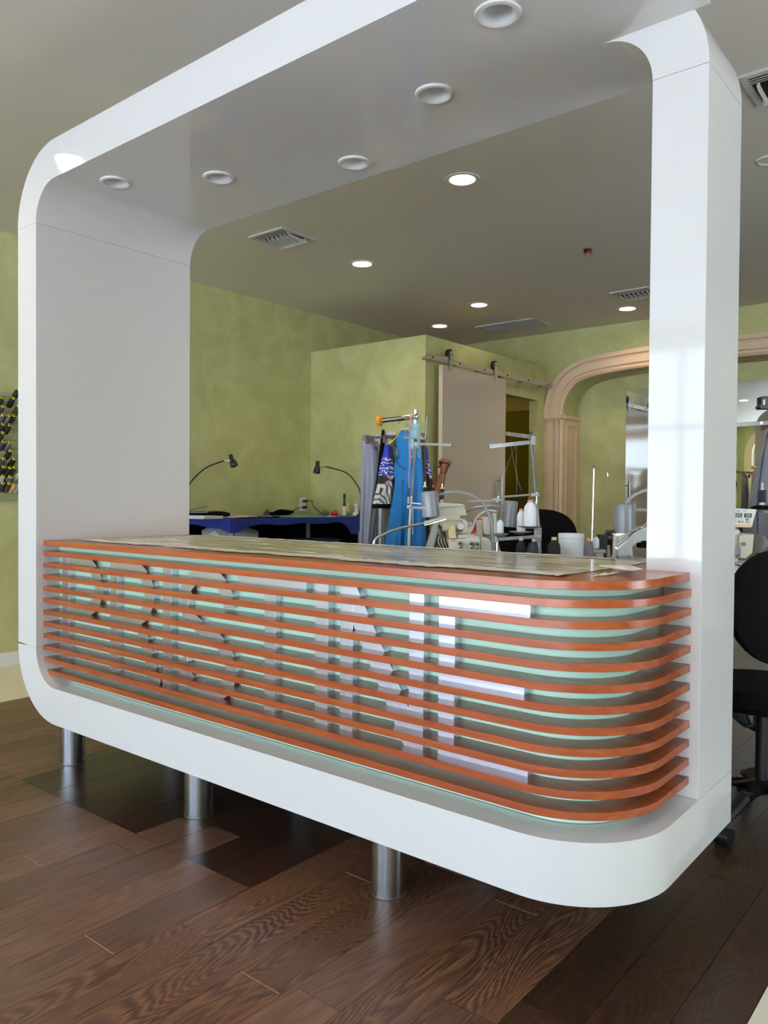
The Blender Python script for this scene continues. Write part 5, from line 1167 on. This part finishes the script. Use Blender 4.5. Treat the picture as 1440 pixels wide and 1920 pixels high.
MB().ob(pd(1380, 1088, dR), (.03, .04, .012)).done('red_thread_guide', mat('brick_red', (120, 50, 40), .5), t)
mb = MB(); poly(mb, H_((200, 785), (290, 790), (288, 850), (210, 850)), dR + .03, .04); mb.done('panel_mount', BLACK, t)
# stand tray with thread cone, jacket, clamps
dJ = 3.3
t = thing('stand_tray', 'flat grey tray of the machine stand at the picture edge', 'tray', pd(1440, 960, dJ))
MB().ob(pd(1447, 959.5, dJ), (.13, .12, .008), bev=.002).done('tray_plate', GREYM, t); MB().cyl(pd(1456, 960, dJ), pd(1456, 1075, dJ), .012).done('tray_post', STM, t)
cl_ = single(lump(pd(1433, 956, dJ - .02), .055, .03, .010, 'black_cloth', BLACKF, 3), 'black cloth lying on the flat grey tray at the picture edge', 'cloth')
c = pd(1429, 942, dJ); t = thing('thread_cone', 'upright navy thread cone with yellow rings on a white pin at the picture edge', 'thread cone', c, 'cones at the picture edge')
MB().lathe([(.011, -.012), (.009, -.002)], c, n=14).done('spool_seat', WHITE_M, t)
MB().lathe([(.0145, 0), (.0145, .052)], c, n=18).done('thread', mat('navy_cone', (20, 22, 40), .8), t)
for z in (-.004, .051): MB().lathe([(.0075, 0), (.0075, .005)], c + ZH * z, n=12).done('cap', YEL, t)
MB().cyl(c + ZH * .055, c + ZH * .082, .0028, n=8).done('pin', CONEW, t)
single(MB().ob(pd(1414, 956.5, dJ - .05), (.018, .01, .007), bev=.002).done('yellow_clip', YEL), 'small yellow clip resting on the black cloth', 'clip')
dB2 = 3.5
t = thing('grey_rail', 'flat grey metal arm crossing behind the right column at head height', 'rail', pd(1410, 795, dB2))
a_ = pd(1375, 797, dB2); b_ = pd(1470, 791, dB2 - .05); ax = (b_ - a_).normalized(); MB().ob((a_ + b_) / 2, ((b_ - a_).length, .02, .018), (ax, ZH.cross(ax), ZH), bev=.001).done('bar', STM, t)
MB().cyl(pd(1428, 793, dB2 - .04), pd(1428, 793, dB2 - .055), .005, n=10).done('rivet', CHROME, t)
t = thing('black_clamp', 'black spring clamp fixed above the grey jacket at the picture edge', 'clamp', pd(1436, 757, 3.4))
K = q_(1370, 620, 6.4)
mb = MB(); poly(mb, K((365, 795), (385, 787), (500, 787), (500, 940), (360, 940), (342, 915), (365, 880)), 3.4, .04); mb.done('clamp_body', BLACK, t, bev=.002)
mb = MB(); poly(mb, K((392, 825), (415, 825), (412, 890), (390, 890)), 3.398, .004); mb.done('clamp_insert', PAPER, t, smooth=False)
t = thing('grey_jacket', 'blue grey melange jacket hanging at the picture edge', 'jacket', pd(1440, 850, 3.55))
JACK = mat('grey_blue_melange', (106, 107, 111), .9, noise=.3, nscale=260, sheen=.2)
garment(lerp_rows([(800, 1442, 1470), (812, 1438, 1500), (850, 1428, 1510), (900, 1414, 1515), (950, 1405, 1520), (1010, 1402, 1522), (1080, 1402, 1524)], 26), 3.55, .14, JACK, .01, 4, name='jacket_body', par=t)
MB().tube([pd(1440, 812, 3.47), pd(1430, 860, 3.46), pd(1421, 930, 3.46), pd(1420, 1060, 3.46)], .004).done('sleeve_seam', mat('navy_seam', (46, 54, 80), .9), t)
mb = MB(); poly(mb, K((375, 1140), (470, 1130), (445, 1165), (380, 1200)), 3.5, .01); single(mb.done('maroon_collar', mat('maroon', (70, 20, 30), .8)), 'dark maroon collar corner above the grey jacket', 'garment')
t = thing('thin_guide_arm', 'thin dark guide arm sticking out behind the right column', 'rod', pd(1395, 885, 3.5))
MB().cyl(pd(1370, 884, 3.5), pd(1411, 886.5, 3.45), .0035, .0045, n=8).done('rod', mat('bronze_rod', (70, 62, 56), .4, .4), t)
# cables and box under the right table
t = thing('cable_bundle', 'tangle of black cables hanging under the right sewing table', 'cables', pd(1400, 1350, 3.25))
for k in range(5): MB().tube(catmull([pd(1365 + 8 * k, 1330, 3.25), pd(1385 + 7 * k, 1352 + 4 * k, 3.22), pd(1405 + 6 * k, 1362, 3.2), pd(1430 + 6 * k, 1340 + 6 * k, 3.25)], 6), .006, 6).done('cable', BLACK, t)
